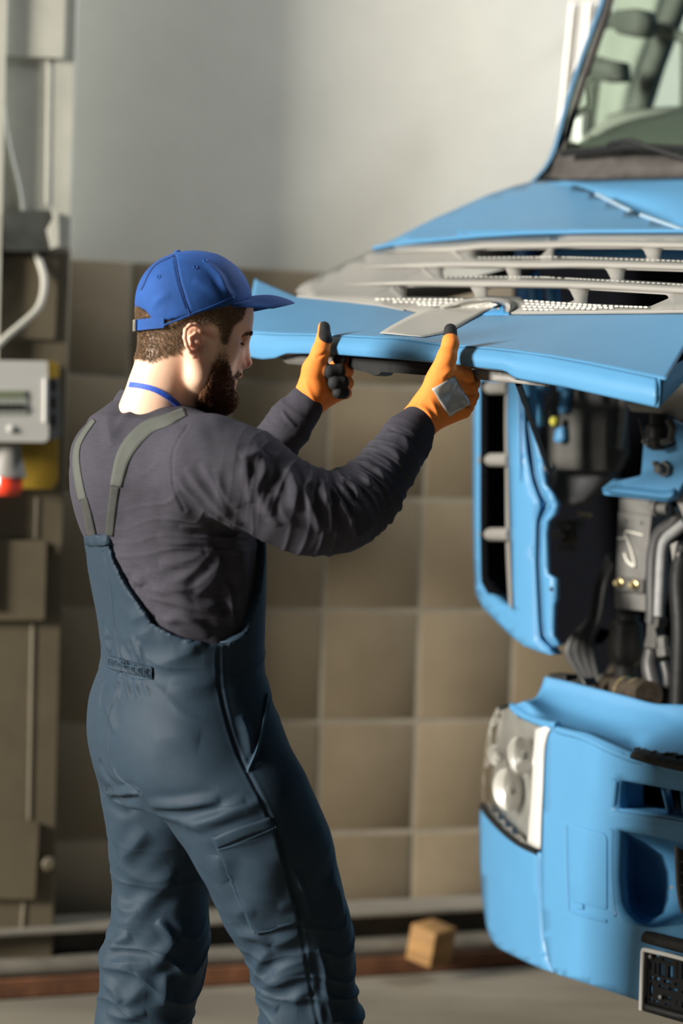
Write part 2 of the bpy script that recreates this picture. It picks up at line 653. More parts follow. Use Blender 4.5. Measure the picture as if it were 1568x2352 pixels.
def subdiv(V, Q):
    """one linear quad subdivision, then smoothing, for finer folds"""
    E = np.vstack([Q[:, [i, (i + 1) % 4]] for i in range(4)])
    Es = np.sort(E, 1)
    key = Es[:, 0] * len(V) + Es[:, 1]
    u, inv = np.unique(key, return_inverse=True)
    a = u // len(V); b = u % len(V)
    EM = (V[a] + V[b]) / 2
    FM = V[Q].mean(1)
    nV = len(V); nE = len(EM); nQ = len(Q)
    V2 = np.vstack([V, EM, FM])
    e = inv.reshape(4, nQ) + nV
    f = np.arange(nQ) + nV + nE
    Q2 = np.vstack([np.stack([Q[:, i], e[i], f, e[i - 1]], 1) for i in range(4)])
    return laplace(V2, Q2, 2, 0.5), Q2

def bvh_of(V, Q):
    return BVHTree.FromPolygons([tuple(v) for v in V], [tuple(q) for q in Q.tolist()])

def hit(bvh, px, py, maxd=20.0):
    r = ray(px, py).normalized()
    loc, nor, i, dist = bvh.ray_cast(CAMP, r, maxd)
    return loc, nor

def vnoise(V, scale, seed=0):
    """cheap smooth 3-D noise (-1..1)"""
    r = np.random.RandomState(seed)
    out = np.zeros(len(V))
    for i in range(9):
        k = r.normal(size=3); k /= np.linalg.norm(k)
        out += np.sin(V @ (k * scale * r.uniform(0.6, 1.7)) + r.uniform(0, 6.28) + 1.4 * np.sin(V @ (r.normal(size=3) * scale * 0.4) + r.uniform(0, 6.28)))
    return out / 9 * 1.6

def folds(V, Q, specs, bvh=None, N=None):
    """cloth folds: each spec (pixel polyline, width m, height m[, sharp]); ridges and troughs
    follow 3-D lines found on the surface"""
    bvh = bvh or bvh_of(V, Q)
    N = normals(V, Q) if N is None else N
    D = np.zeros(len(V))
    for sp in specs:
        pts, w, amp = sp[0], sp[1], sp[2]
        A = catmull(pts, max(6, 3 * len(pts))) if len(pts) > 2 else lin(pts, 6)
        L = []
        for q in A:
            loc, nor = hit(bvh, q[0], q[1])
            if loc is not None:
                if L and (loc - L[-1]).length > 0.15:
                    continue
                L.append(loc)
        if len(L) < 2:
            continue
        L = np.array([tuple(x) for x in L])
        lo = L.min(0) - 3 * w; hi = L.max(0) + 3 * w
        m = np.where(((V > lo) & (V < hi)).all(1))[0]
        if not len(m):
            continue
        X = V[m]
        best = np.full(len(m), 1e9); bt = np.zeros(len(m)); side = np.zeros(len(m))
        ns = len(L) - 1
        for i in range(ns):
            a = L[i]; ab = L[i + 1] - a
            t = np.clip(((X - a) @ ab) / max(ab @ ab, 1e-12), 0, 1)
            dv = X - a - t[:, None] * ab
            dd = np.linalg.norm(dv, axis=1)
            sd = np.einsum('ij,ij->i', np.cross(ab, dv), N[m])
            b = dd < best
            best[b] = dd[b]; bt[b] = (i + t[b]) / ns; side[b] = np.sign(sd[b])
        env = np.clip(np.sin(np.pi * np.clip(bt, 0.0, 1.0)), 0, 1) ** 0.6
        if len(sp) > 3 and sp[3] == 'flat':
            env = np.ones_like(env)
        x = best / w
        prof = 1.1 * np.exp(-np.abs(x) ** 1.5) - 0.26 * np.exp(-((x - 1.9) / 1.0) ** 2)
        if len(sp) > 3 and sp[3] == 'step':
            xs = side * x
            prof = np.where(xs > 0, np.exp(-(xs / 1.8) ** 2), np.exp(-(xs / 0.35) ** 2) ) - 0.6 * np.exp(-((xs + 0.9) / 0.5) ** 2)
        D[m] += amp * env * prof
    D = np.where(D > 0, 0.0085 * np.tanh(D / 0.0085), 0.0042 * np.tanh(D / 0.0042))
    return V + N * D[:, None]

# ================================================================ the mechanic
YAW = math.radians(26)
BF = np.array([math.cos(YAW), math.sin(YAW), 0])       # the way his trunk faces
BL = np.array([-math.sin(YAW), math.cos(YAW), 0])      # his left
YB = 3.55
m_skin = mat('skin', (0.86, 0.56, 0.405), 0.48, spec=0.4, var=0.06, vscale=25, bump=0.08, bscale=500, sss=0.25)
m_shirt = weave(mat('shirt_jersey', (0.050, 0.049, 0.063), 0.85, spec=0.12, var=0.10, vscale=60, stretch=(1, 1, 6)), 2400, 0.15, 0.0004)
m_over = weave(mat('overall_twill', (0.020, 0.038, 0.060), 0.62, spec=0.22, var=0.07, vscale=50), 1800, 0.25, 0.0004)
m_stitch = mat('blue_stitching', (0.055, 0.115, 0.18), 0.8)
m_strap = weave(mat('strap_webbing', (0.072, 0.079, 0.072), 0.85, var=0.06, vscale=80), 2600, 0.3, 0.0004)
m_strap2 = mat('strap_dark_webbing', (0.034, 0.036, 0.035), 0.85, var=0.1, vscale=120)
m_cap = weave(mat('cap_cotton', (0.018, 0.075, 0.28), 0.8, spec=0.25, var=0.14, vscale=30), 2600, 0.2, 0.0004)
m_capd = mat('cap_seam', (0.008, 0.03, 0.14), 0.9)
m_glove = mat('glove_orange_knit', (0.93, 0.27, 0.05), 0.75, spec=0.3, var=0.06, vscale=80)
mask_color(m_glove, 'dip', (0.018, 0.019, 0.021))
m_hair = mat('hair_brown', (0.195, 0.130, 0.078), 0.6, spec=0.35, var=0.25, vscale=60)
m_beard = mat('beard_ginger_brown', (0.15, 0.058, 0.022), 0.6, spec=0.35, var=0.4, vscale=70)
m_lany = mat('lanyard_blue', (0.02, 0.09, 0.55), 0.6, bump=0.3, bscale=400)

def torso_fn(rows, ratio, grow=0.0, yaw=YAW, pw=2.35, Yc=YB):
    """rows of (py, x_left, x_right): an elliptical trunk whose outline is those edges"""
    c, s_ = math.cos(yaw), math.sin(yaw)
    zs, cx, cy, aa, bb = [], [], [], [], []
    dense = catmull([(0, r[0], r[1], r[2], r[3] if len(r) > 3 else Yc) for r in rows], 80)
    for _, py, xl, xr, yc in dense:
        A = P(xl, py, yc); B = P(xr, py, yc)
        W = (B.x - A.x) / 2 + grow
        a = W / math.sqrt(c * c + (ratio * s_) ** 2)
        m = (A + B) / 2
        zs.append(m.z); cx.append(m.x); cy.append(m.y); aa.append(a); bb.append(a * ratio)
    o = np.argsort(zs)
    zs, cx, cy, aa, bb = (np.array(q)[o] for q in (zs, cx, cy, aa, bb))
    def fn(x, y, z):
        X = np.interp(z, zs, cx); Y = np.interp(z, zs, cy); A = np.interp(z, zs, aa); B = np.interp(z, zs, bb)
        dx, dy = x - X, y - Y
        u = np.abs(dx * c + dy * s_) / A
        v = np.abs(-dx * s_ + dy * c) / B
        d = ((u ** pw + v ** pw) ** (1 / pw) - 1) * np.minimum(A, B)
        return np.maximum(d, np.maximum(zs[0] - z, z - zs[-1]) )
    lo = (cx.min() - bb.max() - 0.02, cy.min() - bb.max() - 0.02, zs[0]); hi = (cx.max() + bb.max() + 0.02, cy.max() + bb.max() + 0.02, zs[-1])
    return fn, lo, hi

SHIRT_ROWS = [(985, 232, 480), (1010, 205, 515), (1050, 188, 540), (1100, 180, 560), (1170, 184, 578), (1230, 200, 588), (1290, 212, 590), (1350, 226, 590),
              (1420, 240, 588), (1490, 250, 586), (1560, 250, 590)]
TR = 1.42
W_ = lambda px, py, Y: np.array(P(px, py, Y))
# shoulder, elbow, wrist of the right (near) and left (far) arm
RS, RE, RW_ = W_(492, 1068, 3.38), W_(785, 1185, 3.40), W_(962, 968, 3.56)
LS, LE, LW = W_(255, 1050, 3.74), W_(560, 1110, 3.86), W_(704, 925, 3.86)

def shirt_field(h):
    f = Field((-0.52, 3.1, 1.0), (0.20, 4.05, 1.56), h)
    fn, lo, hi = torso_fn(SHIRT_ROWS, TR)
    f.put(fn, lo, hi, 0.02)
    # shoulders and neck base
    nb = W_(345, 1012, 3.56)
    f.cone(nb, RS + np.array([-0.02, 0, 0.0]), 0.062, 0.070, 0.045)
    f.cone(nb, LS + np.array([0.01, 0, -0.005]), 0.062, 0.066, 0.045)
    f.cone(W_(346, 1010, 3.555), W_(356, 966, 3.545), 0.072, 0.060, 0.03)
    f.ell(W_(300, 1095, 3.56), (0.09, 0.16, 0.115), None, 0.05)
    f.ell(W_(415, 1095, 3.50), (0.09, 0.12, 0.10), None, 0.05)
    # right sleeve
    f.chain([RS, W_(560, 1095, 3.37), W_(650, 1150, 3.37), W_(720, 1180, 3.38), RE + np.array([0, 0, 0.005])],
            [0.074, 0.071, 0.063, 0.060, 0.056], 0.03)
    f.chain([RE + np.array([0, 0, 0.005]), W_(840, 1140, 3.44), W_(895, 1065, 3.49), W_(930, 1015, 3.53), W_(958, 974, 3.555)],
            [0.055, 0.050, 0.041, 0.036, 0.0325], 0.03)
    # left sleeve
    f.chain([LS, W_(400, 1085, 3.82), LE], [0.068, 0.060, 0.050], 0.03)
    f.chain([LE, W_(620, 1040, 3.86), W_(665, 975, 3.86), W_(700, 930, 3.86)], [0.049, 0.043, 0.038, 0.034], 0.02)
    # hollow of the sleeve cuffs
    return f

sf = shirt_field(0.0046)
V, Q = sf.mesh()
V = laplace(V, Q, 6)
# soft swell and drape
Nn = normals(V, Q)
V = V + Nn * (0.0022 * vnoise(V, 42, 3) + 0.0012 * vnoise(V, 90, 5))[:, None]
V, Q = subdiv(V, Q)
def cpx(pts, ox, oy, s):
    return [(ox + x / s, oy + y / s) for x, y in pts]
A_ = lambda *p: cpx(p, 380, 940, 2.45)
B_ = lambda *p: cpx(p, 160, 1080, 3.409)
sleeve = [
    (A_((60, 380), (150, 480), (330, 610)), .007, .0060),
    (A_((110, 330), (200, 440), (350, 600), (430, 650)), .008, .0070),
    (A_((200, 300), (290, 450), (350, 590)), .007, .0040),
    (A_((280, 330), (330, 470), (400, 560)), .007, .0036),
    (A_((420, 275), (480, 260), (545, 230)), .008, .0050),
    (A_((455, 290), (460, 420), (475, 530)), .008, .0060),
    (A_((545, 250), (555, 350), (515, 450), (590, 600)), .009, .0075),
    (A_((600, 470), (580, 560), (640, 660)), .008, .0045),
    (A_((690, 330), (735, 450), (720, 570)), .008, .0065),
    (A_((640, 520), (665, 590), (720, 660)), .007, .0030),
    (A_((830, 385), (785, 440), (805, 520), (840, 600), (880, 690)), .007, .0062),
    (A_((890, 395), (890, 450), (920, 560), (935, 700)), .007, .0066),
    (A_((930, 430), (985, 530), (1040, 620), (1080, 730)), .0055, .0056),
    (A_((965, 410), (1020, 480), (1090, 590)), .005, .0045),
    (A_((995, 380), (1060, 440), (1090, 520)), .0055, .0045),
    (A_((1060, 330), (1130, 380), (1150, 440)), .006, .0036),
    (A_((1110, 290), (1200, 340), (1235, 410)), .006, .0034),
    (A_((1160, 250), (1250, 300), (1285, 360)), .006, .0034),
    (A_((1200, 200), (1290, 240), (1325, 300)), .006, .0034),
    (A_((1250, 140), (1340, 160), (1375, 250)), .007, .0036),
    (A_((125, 90), (45, 230), (40, 400), (60, 480), (105, 570)), .0030, -.0014, 'flat'),
    (A_((1262, 110), (1350, 150), (1470, 245)), .003, -.0016, 'flat'),
    (A_((60, 470), (200, 600), (400, 690)), .010, -.0060),
    (A_((650, 0), (690, 60), (735, 95)), .0035, .0025),
]
back = [
    (B_((690, 500), (800, 565), (1000, 570), (1150, 575)), .008, .0045),
    (B_((860, 440), (1000, 440), (1120, 430)), .007, .0030),
    (B_((700, 740), (880, 720), (1050, 640)), .009, .0050),
    (B_((590, 790), (760, 865), (880, 850), (1000, 760), (1150, 600)), .010, .0065),
    (B_((650, 930), (850, 930), (1000, 900), (1200, 700)), .010, .0062),
    (B_((570, 920), (800, 970), (1000, 1060), (1200, 1070)), .009, .0060),
    (B_((600, 990), (850, 1050), (1080, 1105), (1230, 1170)), .008, .0052),
    (B_((740, 1185), (870, 1150), (1020, 1220), (1110, 1280)), .008, .0060),
    (B_((1225, 870), (1260, 1040), (1275, 1220)), .006, .0060),
    (B_((1340, 560), (1345, 850), (1300, 1090)), .016, .0080),
    (B_((1180, 640), (1130, 850), (960, 1010)), .009, .0050),
    (B_((490, 850), (550, 870), (565, 910)), .008, .0070),
    (B_((350, 700), (500, 560), (560, 400)), .03, .0030),
    (cpx([(60, 420), (300, 520), (480, 480)], 150, 880, 2.24), .02, .0030),
    (cpx([(210, 160), (230, 260), (240, 330)], 150, 880, 2.24), .010, .0036),
    (cpx([(420, 110), (300, 180), (260, 260)], 150, 880, 2.24), .010, .0030),
]
def wrinkle(V, Q, pts, R, lam, amp, seed, slant=0.6, keep=0.45, fade=None, warp=1.6):
    """creases running round a limb, irregular and slanting"""
    pts = [np.array(p, float) for p in pts]
    N = normals(V, Q)
    S = np.zeros(len(V)); best = np.full(len(V), 1e9); rad = np.zeros((len(V), 3)); cum = 0.0; tot = sum(np.linalg.norm(pts[i + 1] - pts[i]) for i in range(len(pts) - 1)); ax = np.zeros((len(V), 3))
    for i in range(len(pts) - 1):
        ab = pts[i + 1] - pts[i]; L = np.linalg.norm(ab)
        t = np.clip(((V - pts[i]) @ ab) / (L * L), 0, 1)
        dv = V - pts[i] - t[:, None] * ab
        d = np.linalg.norm(dv, axis=1)
        m = d < best
        best[m] = d[m]; S[m] = cum + t[m] * L; rad[m] = dv[m]; ax[m] = ab / L
        cum += L
    inr = np.clip((R - best) / 0.015, 0, 1) * (S > 0.001) * (S < tot - 0.001)
    up = np.array([0.1, -0.5, 0.86])
    th = rad @ up / (best + 1e-6)
    n1 = vnoise(V, 26, seed); n2 = vnoise(V, 14, seed + 7); n3 = vnoise(V, 45, seed + 3)
    ph = S / lam * 3.14159 + slant * th * 2 + warp * n1 + 0.5 * n3
    r = 1 - np.abs(np.sin(ph))
    r2 = 1 - np.abs(np.sin(ph * 0.61 + 1.3 * n2 + 1.0))
    g = (r ** 2.2) * np.clip(n2 + keep, 0, 1) + 0.7 * (r2 ** 2.2) * np.clip(-n2 + keep, 0, 1)
    f = np.clip(S / 0.03, 0, 1) * np.clip((tot - S) / 0.02, 0, 1)
    if fade is not None:
        f = f * np.interp(S / tot, fade[0], fade[1])
    return V + N * (amp * inr * f * (g - 0.22))[:, None]
V = wrinkle(V, Q, [RS, W_(650, 1150, 3.37), RE, W_(840, 1140, 3.44), W_(930, 1015, 3.53), W_(958, 974, 3.555)], 0.095, 0.022, 0.0046, 31, 1.1, 0.42, ([0, .15, .35, .6, .75, .9, 1], [.15, .3, .8, 1.0, .6, .3, .1]), 2.4)
V = wrinkle(V, Q, [W_(470, 1100, 3.80), LE, W_(620, 1040, 3.86), W_(665, 975, 3.86), W_(700, 930, 3.86)], 0.07, 0.022, 0.0035, 37, 0.5, 0.4)
V = wrinkle(V, Q, [W_(420, 1490, 3.5), W_(420, 1330, 3.5), W_(400, 1180, 3.52), W_(360, 1080, 3.55)], 0.20, 0.026, 0.0036, 41, 0.9, 0.35, ([0, .5, .8, 1], [1.2, .8, .25, .0]), 2.2)
V = folds(V, Q, sleeve)
V = folds(V, Q, back)
V = laplace(V, Q, 2, 0.4)
shirtV, shirtQ = V, Q
shirt_bvh = bvh_of(V, Q)

# ---------------------------------------------------------------- overalls
OV_ROWS = [(1100, 176, 566), (1170, 182, 580), (1230, 198, 588), (1290, 210, 590), (1350, 224, 590), (1420, 238, 588), (1480, 246, 588), (1530, 247, 590), (1570, 234, 598),
           (1620, 220, 614), (1680, 215, 636), (1740, 222, 655), (1790, 240, 668), (1840, 275, 672)]
def ov_top(h):
    f = Field((-0.53, 3.12, 0.05 if False else 0.30), (0.16, 4.05, 1.42), h)
    fn0, lo, hi = torso_fn(OV_ROWS, TR, grow=0.011)
    ths = np.radians([0, 13, 16, 18.5, 27, 38, 46, 62, 85, 100, 115, 128, 140, 180])
    pys = [1229, 1231, 1243, 1290, 1345, 1390, 1425, 1451, 1468, 1468, 1440, 1340, 1200, 1150]
    ztab = [P(400, p, 3.45).z for p in pys]
    c, s_ = BF[0], BF[1]
    c0 = W_(400, 1350, YB)
    def fn(x, y, z):
        d = fn0(x, y, z)
        dx, dy = x - c0[0] , y - c0[1]
        u = (dx * c + dy * s_) / 0.125; v = (-dx * s_ + dy * c) / 0.178
        th = np.arctan2(np.abs(v), -u)
        zt = np.interp(th, ths, ztab)
        return np.maximum(d, (z - zt) * 0.55)
    f.put(fn, lo, hi, 0.006)
    # pelvis and legs
    f.chain([W_(480, 1760, 3.47), W_(560, 1860, 3.44), W_(606, 1950, 3.45), W_(627, 2015, 3.46), W_(654, 2085, 3.47), W_(690, 2165, 3.48), W_(697, 2235, 3.48), W_(716, 2352, 3.48), W_(740, 2600, 3.46)],
            [0.105, 0.103, 0.100, 0.094, 0.089, 0.081, 0.075, 0.077, 0.074], 0.03)
    f.chain([W_(350, 1740, 3.66), W_(376, 1850, 3.66), W_(372, 1950, 3.68), W_(371, 2020, 3.69), W_(368, 2100, 3.69), W_(373, 2150, 3.69), W_(354, 2200, 3.69), W_(345, 2245, 3.69), W_(330, 2352, 3.70), W_(315, 2600, 3.72)],
            [0.098, 0.097, 0.087, 0.080, 0.079, 0.079, 0.085, 0.083, 0.080, 0.076], 0.02)
    return f
of = ov_top(0.0042)
V, Q = of.mesh()
V = laplace(V, Q, 5)
Nn = normals(V, Q)
zz = np.clip((P(500, 1700, 3.5).z - V[:, 2]) / 0.15, 0.25, 1)
V = V + Nn * (zz * (0.0030 * vnoise(V, 30, 11) + 0.0016 * vnoise(V, 65, 12)))[:, None]
V, Q = subdiv(V, Q)
C_ = lambda *p: cpx(p, 180, 1480, 2.34)
D_ = lambda *p: cpx(p, 200, 1740, 3.843)
E_ = lambda *p: cpx(p, 440, 1740, 3.824)
ofolds = [
    # bib
    (B_((480, 1290), (520, 1380), (550, 1500)), .006, .0050), (B_((540, 1340), (560, 1430), (580, 1530)), .006, .0040),
    (B_((400, 1380), (430, 1460), (470, 1520)), .006, .0045), (B_((620, 1120), (520, 1160), (470, 1180)), .012, .0035),
    (B_((650, 1240), (560, 1290), (500, 1300)), .012, .0035), (B_((900, 1330), (950, 1380), (1060, 1330)), .008, .0030),
    (B_((640, 1530), (800, 1490), (1000, 1400)), .012, .0040), (B_((300, 1250), (290, 1330), (330, 1420)), .010, .0060),
    (B_((262, 640), (330, 960), (350, 1250), (390, 1470)), .0022, -.0022, 'flat'),
    (B_((140, 580), (250, 583), (365, 580)), .002, -.0016, 'flat'),
    # seat
    (C_((230, 160), (185, 330), (165, 500), (200, 690), (330, 800)), .0025, -.0030, 'flat'),
    (C_((750, 0), (765, 250), (850, 560), (1000, 870), (1090, 1090), (1180, 1450), (1260, 1900), (1290, 2040)), .003, -.0020, 'flat'),
    (C_((130, 180), (160, 330), (200, 480)), .010, .0045), (C_((150, 170), (120, 260), (110, 350)), .007, .0035),
    (C_((190, 190), (215, 230), (210, 300)), .005, .0035), (C_((260, 190), (265, 230), (280, 290)), .005, .0035),
    (C_((300, 190), (310, 240), (330, 290)), .005, .0030), (C_((350, 190), (360, 230), (380, 280)), .005, .0024),
    (C_((480, 225), (600, 235), (740, 215)), .012, .0036), (C_((390, 520), (520, 500), (650, 520)), .020, .0030),
    (C_((150, 770), (160, 800), (300, 790), (330, 810)), .006, .0050),
    (C_((110, 620), (160, 720), (220, 770)), .008, -.0060),
    (C_((380, 865), (560, 868), (760, 845)), .009, .0075), (C_((400, 900), (600, 900), (800, 880), (960, 830)), .008, -.0055),
    (C_((560, 980), (700, 950), (860, 890), (980, 850)), .009, .0050),
    (C_((870, 380), (905, 480), (930, 620)), .008, .0050), (C_((1010, 250), (1000, 380), (960, 560), (905, 690)), .003, .0030),
    # far leg
    (D_((180, 340), (300, 400), (500, 440)), .008, .0045), (D_((280, 330), (380, 300), (450, 320)), .006, .0045),
    (D_((530, 640), (400, 800), (290, 910)), .012, .0060), (D_((290, 910), (420, 1050), (620, 1090), (800, 1020)), .012, .0060),
    (D_((580, 500), (560, 620), (440, 780)), .016, .0040), (D_((250, 1300), (350, 1350), (460, 1350)), .009, .0055),
    (D_((250, 1480), (400, 1430), (560, 1240), (780, 1080)), .014, .0075), (D_((230, 1580), (270, 1600), (380, 1570)), .008, .0040),
    (D_((620, 1440), (700, 1530), (770, 1600)), .007, .0060), (D_((790, 1590), (700, 1720), (600, 1820), (420, 1900)), .012, .0080),
    (D_((140, 1810), (300, 1820), (560, 1820)), .010, .0062), (D_((130, 1800), (250, 1650), (400, 1580)), .012, .0060),
    (D_((140, 1990), (230, 2050), (300, 2160)), .009, .0050), (D_((170, 2250), (330, 2290), (520, 2250)), .009, .0060),
    (D_((690, 1900), (690, 2050), (680, 2200)), .010, .0060), (D_((520, 2000), (420, 2100), (330, 2200)), .012, .0050),
    # near leg
    (E_((0, 620), (120, 560), (330, 470), (600, 380)), .010, .0046), (E_((230, 440), (330, 420), (470, 380)), .007, .0040),
    (E_((230, 860), (260, 980), (330, 1080)), .016, .0045), (E_((380, 1400), (470, 1330), (560, 1350)), .012, .0040),
    (E_((400, 1560), (560, 1570), (700, 1640)), .010, .0062), (E_((700, 1650), (830, 1600), (960, 1540)), .010, .0060),
    (E_((560, 1960), (600, 1800), (690, 1690)), .010, .0060), (E_((560, 2060), (700, 1980), (850, 1900), (1050, 1840)), .012, .0095),
    (E_((720, 1900), (880, 1810), (1040, 1760)), .010, .0060), (E_((570, 2090), (680, 2140), (760, 2210)), .010, .0065),
    (E_((880, 2170), (960, 2080), (1080, 2040)), .010, .0050), (E_((760, 1300), (860, 1270), (900, 1240)), .008, .0036),
    (E_((870, 940), (960, 1140), (1040, 1400)), .005, .0045), (E_((1110, 1680), (1160, 1850), (1180, 2050), (1240, 2330)), .005, .0050),
    (E_((1200, 1050), (1280, 1200), (1330, 1400)), .016, .0050), (E_((1180, 2050), (1130, 2200), (1130, 2340)), .012, .0050),
]
V = wrinkle(V, Q, [W_(354, 2600, 3.7), W_(354, 2200, 3.69), W_(371, 2020, 3.69), W_(376, 1880, 3.66)], 0.11, 0.050, 0.0075, 51, 1.7, 0.34, ([0, .5, .8, 1], [1, 1, .7, .2]), 2.8)
V = wrinkle(V, Q, [W_(716, 2600, 3.48), W_(697, 2235, 3.48), W_(640, 2050, 3.46), W_(580, 1900, 3.44)], 0.12, 0.050, 0.0068, 57, 1.7, 0.34, ([0, .45, .7, 1], [1, 1, .45, .2]), 2.8)
V = wrinkle(V, Q, [W_(400, 1640, 3.5), W_(410, 1560, 3.5), W_(410, 1460, 3.5)], 0.2, 0.05, 0.0040, 61, 1.2, 0.3)
V = folds(V, Q, ofolds)
V = laplace(V, Q, 2, 0.4)
ovV, ovQ = V, Q
ov_bvh = bvh_of(V, Q)

# ---------------------------------------------------------------- head
HY = math.radians(18)
HF = np.array([math.cos(HY), math.sin(HY), 0]); HN = np.array([math.sin(HY), -math.cos(HY), 0]); HZ = np.array([0, 0, 1.0])
H0 = W_(445, 780, 3.52)
HR = np.array([HF, HN, HZ])
HS = FPX / 3.52
def H(px, py, b=0.0):
    a = ((px - 445) / HS - b * math.sin(HY)) / math.cos(HY)
    return H0 + HF * a + HN * b + HZ * ((780 - py) / HS)
def hl(V):
    """world -> (profile px, profile py, b)"""
    D = V - H0
    a = D @ HF; b = D @ HN; z = D @ HZ
    return 445 + a * math.cos(HY) * HS, 780 - z * HS, b
hf = Field((-0.46, 3.30, 1.40), (-0.10, 3.76, 1.81), 0.0022)
hf.ell(H(444, 716), (.0930, .0745, .0900), HR, 0.01)                # skull
hf.ell(H(492, 728), (.0560, .0600, .0550), HR, 0.02)                # forehead
hf.ell(H(400, 768), (.0460, .0580, .0560), HR, 0.012)                # back of head
for s in (1, -1):
    hf.ell(H(492, 800, s * .036), (.036, .028, .050), HR, 0.02)     # cheek
    hf.ell(H(520, 798, s * .040), (.020, .018, .016), HR, 0.014)    # cheekbone
    hf.cone(H(452, 812, s * .058), H(462, 868, s * .053), .013, .013, 0.02)
    hf.cone(H(462, 868, s * .053), H(512, 906, s * .018), .014, .014, 0.02)
hf.ell(H(470, 860), (.044, .048, .050), HR, 0.03)
hf.ell(H(509, 850), (.026, .030, .036), HR, 0.015)
hf.ell(H(502, 903), (.024, .028, .021), HR, 0.012)                  # chin
hf.cone(H(557, 762, -.026), H(557, 762, .026), .0080, .0080, 0.016)  # brow
hf.ell(H(533, 814), (.0205, .0240, .0370), HR, 0.012)
hf.cone(H(558, 773), H(565, 826), .0058, .0078, 0.012)              # nose ridge
hf.ell(H(563, 829), (.0100, .0085, .0078), HR, 0.006)
for s in (1, -1):
    hf.ell(H(552, 833, s * .0105), (.0090, .0065, .0065), HR, 0.005)
    hf.ell(H(556, 840, s * .0065), (.0040, .0022, .0025), HR, 0.002, 'sub')
    hf.ell(H(555, 779, s * .030), (.010, .014, .0085), HR, 0.010, 'sub')    # eye hollow
    hf.ell(H(539, 781, s * .030), (.0125, .0125, .0115), HR, 0.003)         # closed-down eyelid over the eye
    hf.cone(H(551, 781, s * .020), H(545, 784, s * .042), .0013, .0013, 0.0015, 'sub')
hf.cone(H(545, 858, -.016), H(545, 858, .016), .0062, .0062, 0.006)  # upper lip
hf.ell(H(548, 857), (.0050, .014, .0055), HR, 0.004)
hf.cone(H(535, 878, -.014), H(535, 878, .014), .0055, .0055, 0.005)  # lower lip
hf.cone(H(549, 868, -.022), H(549, 868, .022), .0020, .0020, 0.002, 'sub')
# neck
hf.chain([H(394, 800), H(384, 860), H(371, 905), H(360, 960), H(352, 1010)], [.0505, .0495, .0505, .056, .062], 0.012)
hf.cone(H(455, 840, .045), H(430, 935, .022), .010, .010, 0.018)     # neck muscle
hf.cone(H(425, 850), H(432, 945), .020, .022, 0.02)
hf.ell(H(350, 1020), (.06, .07, .04), HR, 0.03)
# ears
for s in (1, -1):
    e = lambda px, py, b: H(px + (7 if s > 0 else -42), py + 5, s * b)
    bb = .0765
    hf.ell(e(444, 776, bb), (.0130, .0060, .0215), HR, 0.003)
    hf.ell(e(448, 776, bb + .009), (.0100, .0065, .0160), HR, 0.003, 'sub')
    rim = [(459, 768, bb + .002), (461, 754, bb + .004), (450, 747, bb + .008), (437, 749, bb + .011), (428, 760, bb + .013), (427, 776, bb + .012), (431, 792, bb + .010), (438, 806, bb + .007), (447, 816, bb + .003), (455, 812, bb)]
    hf.chain([e(*q) for q in rim], [.0028, .0030, .0032, .0033, .0034, .0034, .0033, .0034, .0040, .0035], 0.0025)
    hf.chain([e(450, 766, bb + .005), e(440, 776, bb + .0065), (e(441, 792, bb + .005))], [.0022, .0025, .0022], 0.003)
    hf.ell(e(450, 812, bb + .002), (.0075, .0045, .0070), HR, 0.004)
    hf.ell(e(461, 786, bb + .001), (.0030, .0028, .0048), HR, 0.003)
    hf.ell(e(452, 786, bb - .001), (.0042, .0050, .0052), HR, 0.002, 'sub')
V, Q = hf.mesh()
V = laplace(V, Q, 2)
headV, headQ = V, Q
head_bvh = bvh_of(V, Q)
# the body under the clothes, joined on below the neck
bf = Field((-0.56, 3.05, 0.05), (0.26, 4.05, 1.50), 0.014)
fn, lo, hi = torso_fn([(1000, 250, 470), (1100, 215, 530), (1300, 245, 560), (1500, 275, 560), (1650, 250, 590), (1800, 290, 620)], 1.35)
bf.put(fn, lo, hi, 0.03)
bf.cone(H(350, 1000), W_(350, 1060, 3.56), .06, .09, 0.02)
bf.chain([RS, RE, W_(955, 985, 3.555)], [.045, .036, .021], 0.03)
bf.chain([LS, LE, W_(700, 932, 3.86)], [.045, .034, .021], 0.03)
RA, LA = W_(750, 3000, 3.47), W_(318, 2960, 3.74)
bf.chain([W_(500, 1780, 3.47), W_(650, 2080, 3.47), W_(705, 2300, 3.48), (RA[0], RA[1], .09)], [.075, .055, .048, .038], 0.03)
bf.chain([W_(360, 1780, 3.66), W_(371, 2060, 3.69), W_(342, 2300, 3.70), (LA[0], LA[1], .09)], [.075, .055, .048, .038], 0.03)
V2, Q2 = bf.mesh()
V2 = laplace(V2, Q2, 3)
person = np_obj('person', np.vstack([headV, V2]), np.vstack([headQ, Q2 + len(headV)]), m_skin)
tag(person, 'bearded mechanic in blue cap and slate bib overalls holding the raised truck panel', 'person')
